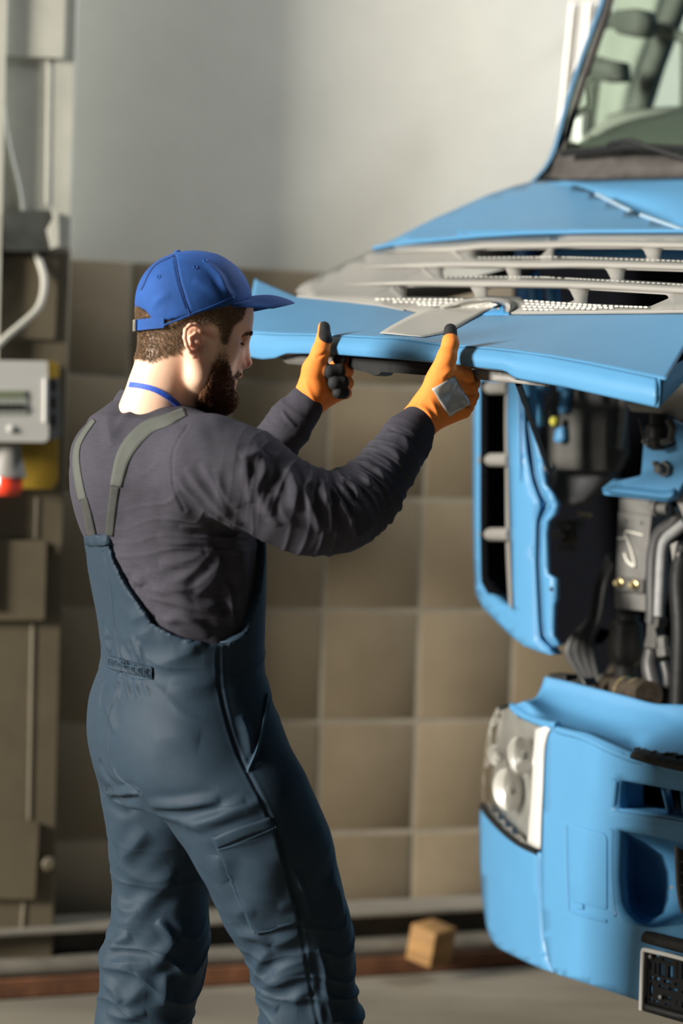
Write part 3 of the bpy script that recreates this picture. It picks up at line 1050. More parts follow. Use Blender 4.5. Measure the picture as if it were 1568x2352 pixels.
# redder ears, nose and cheeks are his own colouring; stubble under the beard
me = person.data
px_, py_, b_ = hl(np.vstack([headV, V2]))
red = np.exp(-(((px_ - 445) / 26) ** 2 + ((py_ - 785) / 40) ** 2)) * (np.abs(b_) > .068) * 0.55 + np.exp(-(((px_ - 563) / 16) ** 2 + ((py_ - 828) / 16) ** 2)) * 0.8
lips = (np.exp(-(((px_ - 552) / 9) ** 2 + ((py_ - 858) / 6) ** 2)) + np.exp(-(((px_ - 540) / 10) ** 2 + ((py_ - 879) / 6) ** 2))) * (np.abs(b_) < .022)
red = np.clip(red + lips, 0, 1)
at = me.attributes.new('red', 'FLOAT', 'POINT'); at.data.foreach_set('value', red.astype(np.float32))
mask_color(m_skin, 'red', (0.62, 0.20, 0.13))
def poly_in(x, y, poly):
    c = np.zeros(len(x), bool); j = len(poly) - 1
    for i in range(len(poly)):
        xi, yi = poly[i]; xj, yj = poly[j]
        with np.errstate(divide='ignore', invalid='ignore'):
            c ^= ((yi > y) != (yj > y)) & (x < (xj - xi) * (y - yi) / (yj - yi + 1e-12) + xi)
        j = i
    return c
BEARD = [(482, 790), (499, 792), (500, 815), (508, 838), (516, 858), (522, 864), (530, 855), (538, 848), (549, 850), (549, 856), (541, 859), (528, 862), (524, 872), (525, 884), (532, 890), (534, 915), (530, 940), (500, 945), (470, 940), (450, 935), (444, 900), (452, 880), (462, 850), (470, 825)]
BEARDH = BEARD
HAIR = [(300, 690), (300, 770), (312, 826), (340, 838), (365, 826), (396, 815), (418, 790), (424, 770), (430, 750), (455, 742), (468, 748), (476, 765), (486, 790), (497, 792), (505, 770), (512, 748), (525, 738), (536, 725), (545, 700), (552, 680), (460, 660)]
bm_ = poly_in(px_, py_, BEARD) & (py_ > 790); hm_ = poly_in(px_, py_, HAIR)
nh = len(headV)
bm2 = bm_ | ((px_ > 440) & (py_ > 800))
bm_[nh:] = False; hm_[nh:] = False
sh = (bm_ | hm_).astype(float)
ear_m = (np.abs(b_) > .0775) & (px_ > 420 - 60) & (px_ < 466) & (py_ > 742) & (py_ < 822) & (np.abs(b_) > .074)
sh[ear_m] = 0
me_e = np.vstack([headQ[:, [0, 1]], headQ[:, [1, 2]], headQ[:, [2, 3]], headQ[:, [3, 0]]])
for _ in range(9):
    s2 = np.bincount(me_e[:, 0], weights=sh[me_e[:, 1]], minlength=len(sh)) + np.bincount(me_e[:, 1], weights=sh[me_e[:, 0]], minlength=len(sh))
    dg = np.bincount(me_e.ravel(), minlength=len(sh)); sh = np.where(dg > 0, 0.4 * sh + 0.6 * s2 / np.maximum(dg, 1), sh)
sh = sh * np.where((py_ > 790) & (px_ > 440) & bm2, np.clip((py_ - 770) / 90, 0.25, 1), 1)
at = me.attributes.new('stubble', 'FLOAT', 'POINT'); at.data.foreach_set('value', np.clip(sh, 0, 0.92).astype(np.float32))
SHM = sh[:nh].copy()
SHM_ALL = True
mask_color(m_skin, 'stubble', (0.20, 0.115, 0.065))

def strands(name, region, ref, count, length, dirf, m, width=0.0006, seed=1, jitter=0.35, root=0.0, lenf=None):
    """short hairs standing on the head, each a thin bent spike"""
    r = np.random.RandomState(seed)
    Vh, Qh = headV, headQ
    cen = Vh[Qh].mean(1)
    x, y, b = hl(cen)
    N_ = normals(Vh, Qh)[Qh].mean(1)
    ok = region(x, y, b)
    fi = np.where(ok)[0]
    fm = SHM[Qh[fi]].mean(1) ** 1.6 + 1e-4
    if name == 'beard':
        fm = fm * np.clip((y[fi] - 790) / 75, 0.28, 1) ** 1.3
    pick = r.choice(fi, count, p=fm / fm.sum())
    w = r.dirichlet((1, 1, 1, 1), count)
    p0 = np.einsum('ij,ijk->ik', w, Vh[Qh[pick]])
    n = N_[pick]; n /= np.linalg.norm(n, axis=1, keepdims=True) + 1e-9
    px, py, bb = hl(p0)
    d = dirf(px, py, bb)
    d = d + n * 0.45 + r.normal(size=(count, 3)) * jitter
    d /= np.linalg.norm(d, axis=1, keepdims=True)
    L = length * r.uniform(0.6, 1.15, count)
    if lenf is not None:
        L = L * lenf(px, py)
    L = L[:, None]
    mid = p0 + d * L * 0.55 + n * L * 0.10
    tip = p0 + d * L - n * L * 0.05
    side = np.cross(d, n); side /= np.linalg.norm(side, axis=1, keepdims=True) + 1e-9
    p0 = p0 - n * 0.0008
    u2 = np.cross(side, d)
    vs = []
    for c, wd in ((p0, width), (mid, width * 0.8)):
        for k in range(3):
            th = 2.094 * k
            vs.append(c + (side * math.cos(th) + u2 * math.sin(th)) * wd)
    vs.append(tip)
    A = np.stack(vs, 1)          # count,7,3
    base = (np.arange(count) * 7)[:, None]
    quads = []
    for k in range(3):
        k2 = (k + 1) % 3
        quads.append(np.hstack([base + k, base + k2, base + 3 + k2, base + 3 + k]))
    me = bpy.data.meshes.new(name)
    tris = [np.hstack([base + 3 + k, base + 3 + (k + 1) % 3, base + 6]) for k in range(3)]
    qn = np.vstack(quads); tn = np.vstack(tris)
    loops = np.concatenate([qn.ravel(), tn.ravel()]); 
    me.vertices.add(count * 7); me.loops.add(len(loops)); me.polygons.add(len(qn) + len(tn))
    me.vertices.foreach_set('co', A.reshape(-1, 3).astype(np.float32).ravel())
    me.loops.foreach_set('vertex_index', loops.astype(np.int32))
    me.polygons.foreach_set('loop_start', np.concatenate([np.arange(len(qn)) * 4, len(qn) * 4 + np.arange(len(tn)) * 3]).astype(np.int32))
    me.update(calc_edges=True); me.shade_smooth(); me.materials.append(m)
    o = bpy.data.objects.new(name, me)
    link(o, person)
    o['kind'] = 'stuff'
    return o
def beard_dir(px, py, b):
    k = np.clip((py - 800) / 120, 0, 1)[:, None]
    return -HZ * (1.0) + HF * 0.35 * k + HN * 0.0
def in_beard(x, y, b):
    soft = poly_in(x, y, BEARD)
    return soft & (y > 795) & ~((x > 530) & (np.abs(b) > 0.035)) & ~((y > 862) & (y < 888) & (x > 522))
def in_hair(x, y, b):
    return poly_in(x, y, HAIR) & ~((np.abs(b) > .0775) & (x > 360) & (x < 468) & (y > 742) & (y < 822))
def hair_dir(px, py, b):
    return -HZ * 0.9 - HF * 0.35 + 0 * px[:, None]
bl = lambda px, py: np.clip(0.3 + (py - 800) / 75, 0.3, 2.0) * np.where(px > 536, 0.55, 1)
strands('beard', in_beard, None, 26000, 0.0075, beard_dir, m_beard, 0.00042, 2, 0.30, lenf=bl)
strands('hair', in_hair, None, 16000, 0.0060, hair_dir, m_hair, 0.00032, 3, 0.16)
SHM[:] = 1
def in_brow(x, y, b):
    a = np.abs(b)
    return (a > .012) & (a < .044) & (np.abs(y - (762 - 4 * np.sin((a - .012) / .032 * 3.14) + (a - .012) * 120)) < 4.5) & (x > 500)
strands('eyebrow', in_brow, None, 420, 0.0055, lambda px, py, b: -HF * 0.5 + HN * np.sign(b)[:, None] * 0.9 - HZ * 0.1, mat('brow_hair', (0.05, 0.026, 0.014), 0.7), 0.00040, 4, 0.25)
def in_lash(x, y, b):
    a = np.abs(b)
    return (a > .018) & (a < .043) & (np.abs(y - (783 + (a - .018) * 130)) < 2.0) & (x > 528)
strands('eyelashes', in_lash, None, 160, 0.006, lambda px, py, b: HF * 0.9 - HZ * 0.6 + HN * np.sign(b)[:, None] * 0.2, mat('lash_hair', (0.03, 0.018, 0.012), 0.7), 0.00030, 5, 0.2)

shirt = np_obj('shirt', shirtV, shirtQ, m_shirt, person, 'charcoal grey long-sleeved shirt')
overalls = np_obj('overalls', ovV, ovQ, m_over, person, 'slate blue bib overalls')

def cast_grid(bvh, G, off, guess=None):
    """G: (n,m,2) pixels -> points just off the surface"""
    n, m_ = G.shape[:2]
    out = np.zeros((n, m_, 3)); nn = np.zeros((n, m_, 3)); okm = np.zeros((n, m_), bool)
    for i in range(n):
        for j in range(m_):
            loc, nor = hit(bvh, *G[i, j])
            if loc is not None and (guess is None or abs(loc.y - guess) < 0.35):
                okm[i, j] = True; out[i, j] = loc; nn[i, j] = nor
    idx = np.argwhere(okm)
    for i in range(n):
        for j in range(m_):
            if not okm[i, j]:
                k = idx[np.argmin(((idx - (i, j)) ** 2 * np.array([1, 1])).sum(1))]
                out[i, j] = P(G[i, j, 0], G[i, j, 1], out[k[0], k[1]][1]); nn[i, j] = nn[k[0], k[1]]
    return out + nn * off, nn

def grid_mesh(A):
    n, m_ = A.shape[:2]
    mb = MB()
    mb.add(A.reshape(-1, 3), [(i * m_ + j, i * m_ + j + 1, (i + 1) * m_ + j + 1, (i + 1) * m_ + j) for i in range(n - 1) for j in range(m_ - 1)])
    return mb

def ribbon(name, bvh, pts, width, m, parent, off=0.0009, thick=0.0012, n=40, across=5, smooth=2, guess=None):
    C = catmull([(p[0], p[1]) for p in pts], n)
    W = np.interp(np.linspace(0, 1, n), np.linspace(0, 1, len(pts)), width if hasattr(width, '__len__') else [width] * len(pts))
    t = np.gradient(C, axis=0); t /= np.linalg.norm(t, axis=1, keepdims=True)
    nrm = np.stack([-t[:, 1], t[:, 0]], 1)
    G = np.stack([C + nrm * (W * k)[:, None] for k in np.linspace(-0.5, 0.5, across)], 1)
    A, _ = cast_grid(bvh, G, off, guess)
    for _i in range(smooth):
        A[1:-1] = 0.5 * A[1:-1] + 0.25 * (A[:-2] + A[2:])
    return grid_mesh(A).build(name, m, parent, solid=thick, off=0, angle=60)

def patch(name, bvh, quad, m, parent, n=16, k=12, off=0.002, thick=0.002, label=None, fnz=None, guess=None):
    a, b, c, d = (np.array(q, float) for q in quad)      # tl, tr, br, bl
    G = np.zeros((n, k, 2))
    for i in range(n):
        for j in range(k):
            s, t = i / (n - 1), j / (k - 1)
            G[i, j] = (a * (1 - t) + b * t) * (1 - s) + (d * (1 - t) + c * t) * s
    A, N_ = cast_grid(bvh, G, off, guess)
    if fnz:
        for i in range(n):
            for j in range(k):
                A[i, j] += N_[i, j] * fnz(i / (n - 1), j / (k - 1))
    return grid_mesh(A).build(name, m, parent, solid=thick, off=0, angle=50, label=label)

# straps, front to back over the shoulders
S_ = lambda *p: cpx(p, 150, 880, 2.24)
ribbon('shoulder_strap', shirt_bvh, S_((615, 150), (570, 170), (520, 192), (430, 225), (350, 300), (300, 380), (275, 470), (262, 530)), [20, 26, 30, 34, 36, 34, 30, 27], m_strap, overalls, n=50)
ribbon('strap_end', shirt_bvh, S_((257, 535), (245, 620), (236, 700), (228, 785)), [21, 20, 19, 18], m_strap2, overalls, off=0.0006)
ribbon('shoulder_strap', shirt_bvh, S_((150, 190), (105, 250), (66, 320), (58, 400), (70, 500), (92, 600)), [10, 12, 14, 16, 18, 18], m_strap, overalls, off=0.0012)
ribbon('strap_end', shirt_bvh, S_((98, 590), (118, 680), (140, 785)), [14, 19, 20], m_strap2, overalls, off=0.0012)
# bib top hem, elastic waist, pockets, seams
patch('bib_hem', ov_bvh, S_((112, 784), (258, 784), (266, 826), (118, 832)), m_over, overalls, 8, 40, 0.0045, 0.003,
      fnz=lambda s, t: 0.0022 * math.sin(t * 20) * (1 - s))
patch('elastic_waistband', ov_bvh, C_((175, 62), (402, 122), (400, 188), (155, 128)), m_over, overalls, 8, 90, 0.0030, 0.0024, guess=3.5,
      fnz=lambda s, t: 0.0017 * math.sin(t * 150 + 2 * math.sin(s * 3)) * (0.5 + 0.5 * math.sin(s * 3.14)))
pocket = patch('thigh_pocket', ov_bvh, C_((722, 1035), (1028, 925), (1180, 1490), (955, 1556)), m_over, overalls, 40, 24, 0.0034, 0.0026,
      fnz=lambda s, t: 0.0030 * math.sin(s * 3.1) * math.sin(t * 3.1) + 0.0016 * math.sin(s * 9 + t * 5))
ribbon('pocket_hem', ov_bvh, C_((745, 1058), (890, 1000), (1036, 955)), [24, 24, 24], m_over, pocket, off=0.0070, thick=0.002, n=24)
def stitch(bvh, pts, n, m, parent, off, r=0.0007, name='stitching', guess=None):
    C = catmull(pts, n * 2)
    mb = MB()
    for i in range(n):
        a, _ = hit(bvh, *C[2 * i]); b, nb_ = hit(bvh, *C[2 * i + 1])
        if a is None or b is None or (a - b).length > 0.03:
            continue
        mb.tube([a + nb_ * off, b + nb_ * off], r, 5)
    if mb.v:
        o = mb.build(name, m, parent, kind='stuff')
        return o
stitch(ov_bvh, C_((752, 1090), (890, 1045), (1040, 985)), 40, m_stitch, pocket, 0.0088)
stitch(ov_bvh, C_((728, 1040), (800, 1210), (880, 1400), (950, 1550)), 50, m_stitch, pocket, 0.0052)
stitch(ov_bvh, C_((960, 1550), (1080, 1510), (1186, 1480)), 36, m_stitch, pocket, 0.0052)
stitch(ov_bvh, C_((1070, 1505), (1180, 1482)), 20, m_stitch, pocket, 0.0052)
stitch(ov_bvh, C_((178, 66), (300, 118), (402, 122)), 40, m_stitch, overalls, 0.0048)
stitch(ov_bvh, C_((158, 128), (290, 180), (400, 188)), 40, m_stitch, overalls, 0.0048)
stitch(ov_bvh, S_((400, 1100), (500, 1215), (600, 1275), (760, 1302)), 60, m_stitch, overalls, 0.0008)
stitch(ov_bvh, S_((120, 830), (180, 832), (264, 826)), 26, m_stitch, overalls, 0.0045)
ribbon('edge_binding', ov_bvh, [(270, 1244), (276, 1262), (286, 1292), (300, 1318), (320, 1352), (350, 1397), (385, 1430), (430, 1456), (500, 1472), (540, 1468), (566, 1456)], 11, m_over, overalls, off=0.0012, thick=0.0032, n=60, across=4)
seam = ribbon('pocket_piping', ov_bvh, C_((1015, 262), (1000, 380), (965, 540), (905, 690)), [2.6, 2.6, 2.6, 2.6], m_stitch, overalls, off=0.002, across=3)

# collar and lanyard
def ring(name, cpts, r, m, parent, flat=1.0, n=48, seg=8):
    A = catmull(cpts + [cpts[0]], n)
    return MB().tube([Vector(a) for a in A], r, seg, cap=False, flat=flat).build(name, m, parent, angle=60)
def neck_pt(th, fpx, bpx, fy, by, hw, Yc=3.54):
    """th 0 front .. pi back around the neck; heights given at front and back"""
    t = (1 - math.cos(th)) / 2
    px = fpx + (bpx - fpx) * t
    py = fy + (by - fy) * t
    return px, py, hw * math.sin(th)
def neck_loop(fpx, bpx, fy, by, hw, n=16, sag=0.0):
    pts = []
    for i in range(n):
        th = 2 * math.pi * i / n
        t = (1 - math.cos(th)) / 2
        c = (fpx + bpx) / 2; a = (fpx - bpx) / 2 / HS
        x = a * math.cos(th); b = -hw * math.sin(th)
        p = W_(c, 0.5 * (fy + by), 3.545) + BF * x * 1.02 + (-BL) * (-b) * 1.0
        p[2] = P(c, fy + (by - fy) * t + sag * abs(math.sin(th)), 3.545).z
        pts.append(tuple(p))
    return pts
mb = MB()
nc = W_(356, 935, 3.545)
NK = 64
zr = []
for i in range(NK):
    th = 2 * math.pi * i / NK
    p = nc + BF * (0.059 * math.cos(th)) + BL * (0.061 * math.sin(th))
    loc, nr_, _, _ = shirt_bvh.ray_cast(Vector((p[0], p[1], 1.75)), Vector((0, 0, -1)), 0.5)
    zr.append(loc.z if loc is not None else 1.47)
zr = np.array(zr)
for _ in range(8):
    zr = 0.5 * zr + 0.25 * np.roll(zr, 1) + 0.25 * np.roll(zr, -1)
for i in range(NK):
    th = 2 * math.pi * i / NK
    d = BF * math.cos(th) + BL * math.sin(th)
    c = nc + BF * (0.059 * math.cos(th)) + BL * (0.061 * math.sin(th)); c[2] = zr[i]
    for z, o_ in ((-0.012, 0.012), (-0.001, 0.0065), (0.009, 0.000), (0.0115, -0.0025), (0.010, -0.005), (-0.010, -0.001)):
        mb.v.append(tuple(c + d * o_ + np.array([0, 0, z])))
for i in range(NK):
    for k in range(6):
        i2 = (i + 1) % NK
        mb.f.append((i * 6 + k, i * 6 + (k + 1) % 6, i2 * 6 + (k + 1) % 6, i2 * 6 + k))
mb.build('collar', m_shirt, shirt, angle=70)
# lanyard lying round the neck
LP = [(300, 884), (312, 885), (330, 888), (352, 894), (375, 906), (398, 922), (418, 942), (436, 962)]
G = []
hb = head_bvh
Lp = []
for q in catmull(LP, 30):
    loc, nor = hit(hb, q[0], q[1])
    if loc is None:
        loc = P(q[0], q[1], 3.53); nor = Vector((-1, 0, 0))
    Lp.append((loc + nor * 0.0022, nor))
mb = MB()
for i, (c, nr) in enumerate(Lp):
    t = (Lp[min(i + 1, 29)][0] - Lp[max(i - 1, 0)][0]).normalized()
    u = t.cross(nr).normalized()
    for a_, b__ in ((-1, -1), (1, -1), (1, 1), (-1, 1)):
        mb.v.append(tuple(c + u * 0.0042 * a_ + nr * 0.0010 * b__))
for i in range(29):
    for k in range(4):
        mb.f.append((i * 4 + k, i * 4 + (k + 1) % 4, (i + 1) * 4 + (k + 1) % 4, (i + 1) * 4 + k))
mb.build('lanyard', m_lany, person, angle=50)

# ---------------------------------------------------------------- cap
cf = Field((-0.46, 3.36, 1.48), (-0.06, 3.70, 1.83), 0.0024)
CC = H(444, 700)
def cap_d(x, y, z, grow=0.0):
    X, Y, Z = x - CC[0], y - CC[1], z - CC[2]
    a = (X * HF[0] + Y * HF[1]); b = (X * HN[0] + Y * HN[1]); c = Z
    rc = np.where(c > 0, 0.0865, 0.11) + grow
    ra = np.where(a > 0, 0.0935, 0.0955) + grow
    rb = 0.0805 + grow
    # front panels rise a little more steeply than the crown's back
    q = ((np.abs(a) / ra) ** 2.15 + (np.abs(b) / rb) ** 2.15 + (np.abs(c) / rc) ** 2.1) ** (1 / 2.12)
    return (q - 1) * 0.085
def cap_fn(x, y, z):
    X, Y, Z = x - H0[0], y - H0[1], z - H0[2]
    a = (X * HF[0] + Y * HF[1]); b = (X * HN[0] + Y * HN[1])
    ppx = 445 + (a * math.cos(HY) + b * 0.0) * HS
    # hem line in profile
    hem = np.interp(ppx + 0 * b, [290, 330, 374, 437, 490, 537, 575, 600], [734, 744, 741, 722, 706, 690, 674, 668])
    hemz = (780 - hem) / HS
    d = np.maximum(cap_d(x, y, z, 0.0), -cap_d(x, y, z, -0.005))
    d = np.maximum(d, (hemz - Z) * 0.95)
    # rear opening over the adjuster
    g = np.sqrt(((a - (315 - 445) / HS) / 0.044) ** 2 + (b / 0.045) ** 2 + ((Z - (780 - 748) / HS) / 0.025) ** 2) - 1
    return np.maximum(d, -g * 0.027)
cf.put(cap_fn, cf.lo + 0.01, [a[-1] - 0.01 for a in cf.ax], 0.001)
V, Q = cf.mesh()
V = laplace(V, Q, 3)
V = V + normals(V, Q) * (0.0010 * vnoise(V, 60, 21))[:, None]
K_ = lambda *p: cpx(p, 200, 540, 2.613)
V = folds(V, Q, [
    (K_((525, 120), (555, 280), (622, 485)), .0022, -.0018, 'flat'),
    (K_((525, 120), (380, 200), (300, 350)), .0022, -.0012, 'flat'),
    (K_((700, 150), (790, 240), (830, 320), (880, 385)), .006, .0035),
    (K_((640, 270), (760, 330), (850, 370)), .007, .0020),
    (K_((380, 440), (440, 380), (500, 360)), .006, .0016),
])
cap = np_obj('cap', V, Q, m_cap, person, 'royal blue cotton baseball cap')
cap_bvh = bvh_of(V, Q)
ribbon('seam', cap_bvh, K_((527, 125), (555, 280), (618, 480)), [3, 3, 3], m_capd, cap, off=0.0006, thick=0.0008, across=3, n=40)
ribbon('seam', cap_bvh, K_((520, 125), (400, 190), (325, 330)), [2.5, 2.5, 2.5], m_capd, cap, off=0.0005, thick=0.0007, across=3, n=30)
ribbon('hem_band', cap_bvh, K_((455, 540), (620, 478), (760, 425), (880, 372)), [5, 5, 5, 5], m_cap, cap, off=0.0006, thick=0.0016, across=4, n=40)
MB().lathe(H(404, 586), HZ + -HF * 0.3, [(0.001, 0.006), (0.005, 0.005), (0.0065, 0.001), (0.006, -0.003)][::-1], 14).build('button', m_cap, cap)
for q in ((430, 250), (650, 193), (710, 155)):
    c = K_(q)[0]
    loc, nor = hit(cap_bvh, *c)
    if loc is not None:
        MB().lathe(loc, nor, [(0.0035, -0.002), (0.0042, 0.0006), (0.003, 0.0012), (0.0018, 0.0004), (0.0012, -0.001)], 14).build('eyelet', m_cap, cap)
# peak
mb = MB(); nth, nr = 41, 14
for top in (1, 0):
    for i in range(nth):
        s = -1 + 2 * i / (nth - 1)
        th = math.radians(62) * s
        for j in range(nr):
            t = j / (nr - 1)
            ai = 0.0900 * math.cos(th); bi = 0.0785 * math.sin(th)
            ao = 0.044 + 0.121 * max(0, math.cos(s * math.pi / 2)) ** 0.62; bo = 0.0735 * math.sin(s * math.pi / 2)
            a = ai + (ao - ai) * t; b = bi + (bo - bi) * t
            pin = np.interp(445 + ai * math.cos(HY) * HS, [437, 490, 537, 575], [722, 706, 690, 674])
            pout = 686 + 20 * min(1, abs(s) / 0.75) ** 2
            c = (780 - (pin * (1 - t) + pout * t)) / HS + 0.0065 * math.sin(math.pi * t) * (1 - 0.6 * s * s)
            rnd = 1 if j < nr - 1 else 0.3
            c += (0.0018 if top else -0.0018) * rnd
            mb.v.append(tuple(H0 + HF * a + HN * b + HZ * c))
for s in (0, 1):
    o = s * nth * nr
    for i in range(nth - 1):
        for j in range(nr - 1):
            f = (o + i * nr + j, o + (i + 1) * nr + j, o + (i + 1) * nr + j + 1, o + i * nr + j + 1)
            mb.f.append(f if s == 0 else f[::-1])
o = nth * nr
for i in range(nth - 1):
    mb.f.append((i * nr + nr - 1, (i + 1) * nr + nr - 1, o + (i + 1) * nr + nr - 1, o + i * nr + nr - 1))
for i in (0, nth - 1):
    for j in range(nr - 1):
        mb.f.append((i * nr + j, i * nr + j + 1, o + i * nr + j + 1, o + i * nr + j))
visor = mb.build('peak', m_cap, cap, angle=60)
# adjuster strap and buckle
def capring(px, py, grow=0.002, hn=1):
    """point on the cap ellipse at profile px, near side"""
    a = (px - 445) / HS / math.cos(HY) - 0.0
    return a
def strap_pt(th, py):
    a = -0.0955 * math.cos(th); b = 0.0805 * math.sin(th)
    return H0 + HF * a * 1.0 + HN * b * 1.0 + HZ * ((780 - py) / HS)
mb = MB()
ns = 24
for i in range(ns):
    th = math.radians(-50 + 98 * i / (ns - 1))
    w = 0.5 - 0.5 * math.cos(th * 1.6)
    for py in (741 - 14 * w, 766 - 14 * w):
        for g in (1.0, 1.022):
            p = strap_pt(th, py)
            c = H0 + HZ * (p[2] - H0[2])
            mb.v.append(tuple(c + (p - c) * g * 0.99))
for i in range(ns - 1):
    for (a, b) in ((0, 1), (1, 3), (3, 2), (2, 0)):
        mb.f.append((i * 4 + a, i * 4 + b, (i + 1) * 4 + b, (i + 1) * 4 + a))
mb.f.append((0, 1, 3, 2)); k = (ns - 1) * 4; mb.f.append((k, k + 1, k + 3, k + 2))
strap = mb.build('adjuster_strap', m_cap, cap)
c = strap_pt(math.radians(2), 754); c2 = c + (c - (H0 + HZ * (c[2] - H0[2]))) * 0.035
Rb = Matrix((Vector(HF), Vector(HN), Vector(HZ))).transposed()
MB().bbox(c2, (0.003, 0.016, 0.019), Rb, 0.0012).build('buckle', mat('buckle_steel', (0.65, 0.62, 0.55), 0.3, 0.9), strap)

# ---------------------------------------------------------------- gloved hands
def glove_obj(name, f, tips, label, folds_=None, bump=True):
    V, Q = f.mesh()
    V = laplace(V, Q, 2)
    if folds_:
        V = folds(V, Q, folds_)
    o = np_obj(name, V, Q, m_glove, person, label)
    d = np.zeros(len(V))
    for (a, b, r) in tips:
        a = np.array(a); b = np.array(b); ab = b - a
        t = np.clip(((V - a) @ ab) / (ab @ ab), 0, 1)
        dd = np.linalg.norm(V - a - t[:, None] * ab, axis=1)
        d = np.maximum(d, np.clip((r - dd) / 0.0012 + 0.5, 0, 1))
    at = o.data.attributes.new('dip', 'FLOAT', 'POINT'); at.data.foreach_set('value', d.astype(np.float32))
    return o, bvh_of(V, Q)
nt = m_glove.node_tree                      # knitted ribs as relief
tc = nt.nodes.new('ShaderNodeTexCoord'); mp = nt.nodes.new('ShaderNodeMapping')
mp.inputs['Rotation'].default_value = (0, 0.75, 0)
nt.links.new(tc.outputs['Object'], mp.inputs['Vector'])
w = nt.nodes.new('ShaderNodeTexWave'); w.inputs['Scale'].default_value = 95; w.inputs['Distortion'].default_value = 0.6; w.bands_direction = 'X'
nt.links.new(mp.outputs['Vector'], w.inputs['Vector'])
bp = nt.nodes.new('ShaderNodeBump'); bp.inputs['Strength'].default_value = 0.14; bp.inputs['Distance'].default_value = 0.0012
nt.links.new(w.outputs['Fac'], bp.inputs['Height']); nt.links.new(bp.outputs['Normal'], nt.nodes['Principled BSDF'].inputs['Normal'])

h = 0.0017
f = Field((0.06, 3.46, 1.42), (0.30, 3.74, 1.66), h)
g = W_
wr = g(962, 966, 3.560)
kn = [g(1068, 868, 3.600), g(1078, 893, 3.598), g(1076, 920, 3.592), g(1064, 944, 3.582)]
for k_, rr in zip(kn, (.0135, .0140, .0135, .0125)):
    f.cone(wr + (k_ - wr) * 0.15, k_, .0230, rr, 0.010)
f.chain([g(938, 1000, 3.545), g(962, 968, 3.560), g(985, 940, 3.570), g(1010, 915, 3.578)], [.0300, .0292, .0290, .0300], 0.01)
f.ell(g(1022, 905, 3.578), (.034, .020, .034), None, 0.01)
# fingers curl under the rim and back towards the palm
fing = [
    [kn[0], g(1080, 852, 3.632), g(1062, 846, 3.660), g(1046, 862, 3.664)],
    [kn[1], g(1086, 880, 3.632), g(1070, 872, 3.662), g(1052, 884, 3.666)],
    [kn[2], g(1084, 908, 3.628), g(1068, 900, 3.658), g(1050, 908, 3.662)],
    [kn[3], g(1074, 934, 3.616), g(1060, 926, 3.644), g(1044, 930, 3.648)]]
for fg, rr in zip(fing, ((.0125, .0115, .0105, .010), (.0125, .0118, .0108, .010), (.012, .0112, .0102, .0095), (.0112, .0102, .0092, .0088))):
    f.chain(fg, rr, 0.004)
f.chain([g(985, 925, 3.565), g(1008, 872, 3.560), g(1026, 820, 3.556), g(1034, 790, 3.564), g(1034, 758, 3.576)], [.024, .0205, .0150, .0128, .0108], 0.008)
f.cone(g(1018, 850, 3.562), g(1062, 862, 3.590), .015, .0135, 0.012)
tipR = [(g(1034, 764, 3.575), g(1034, 730, 3.575), .0165)] + [(fg[2], fg[3], .0118) for fg in fing]
gr, gr_bvh = glove_obj('glove', f, tipR, 'orange knit glove with dark dipped fingertips and silver tape',
    [([(1010, 870), (1040, 850), (1065, 856)], .005, .002), ([(1062, 900), (1075, 906), (1088, 904)], .003, -.0025), ([(1058, 926), (1070, 932), (1086, 930)], .003, -.0025), ([(1060, 872), (1075, 879), (1090, 877)], .003, -.0025),
     ([(960, 930), (985, 950), (1000, 985)], .004, .002), ([(985, 915), (1000, 940), (1012, 975)], .004, .0015)])
m_tape = mat('silver_tape', (0.55, 0.55, 0.54), 0.30, 0.35, bump=0.25, bscale=60)
patch('tape', gr_bvh, [(991, 893), (1043, 864), (1080, 928), (1031, 958)], m_tape, gr, 14, 12, 0.0008, 0.0007, 'square of silver tape',
      fnz=lambda s, t: 0.0006 * math.sin(9 * s + 7 * t))
def cuff(name, c, axis, r0, r1, L, m, parent):
    prof = [(r0 * 0.93, 0.0), (r0, -0.002), (r0 * 1.01, -0.006)]
    return MB().lathe(c, axis, prof, 24)

f = Field((-0.14, 3.74, 1.42), (0.04, 3.98, 1.68), h)
wr = g(706, 926, 3.860)
f.chain([g(688, 950, 3.862), g(706, 924, 3.860), g(722, 895, 3.860)], [.0300, .0290, .0290], 0.008)
f.ell(g(730, 878, 3.864), (.026, .020, .034), None, 0.01)
kn = [g(783, 832, 3.905), g(788, 858, 3.905), g(787, 884, 3.900), g(776, 908, 3.892)]
for k_, rr in zip(kn, (.0125, .0125, .0120, .0110)):
    f.cone(wr + (k_ - wr) * 0.2, k_, .0220, rr, 0.010)
fing = [
    [kn[0], g(794, 828, 3.880), g(786, 826, 3.858), g(776, 826, 3.856)],
    [kn[1], g(796, 853, 3.872), g(780, 852, 3.848), g(757, 854, 3.842)],
    [kn[2], g(797, 880, 3.868), g(786, 879, 3.846), g(769, 880, 3.840)],
    [kn[3], g(794, 903, 3.866), g(788, 902, 3.848), g(777, 902, 3.842)]]
for fg, rr in zip(fing, ((.0112, .0105, .0100, .0095), (.0118, .0118, .0125, .0135), (.0115, .0113, .0120, .0130), (.0105, .0100, .0105, .0112))):
    f.chain(fg, rr, 0.003)
f.chain([g(714, 900, 3.858), g(722, 850, 3.850), g(737, 805, 3.844), g(744, 780, 3.846), g(744, 752, 3.856)], [.026, .0215, .0150, .0130, .0108], 0.007)
tipL = [(g(750, 772, 3.839), g(752, 742, 3.846), .0145)] + [(fg[2] + (fg[3] - fg[2]) * 0.15, fg[3], rr) for fg, rr in zip(fing, (.0118, .0150, .0145, .0128))]
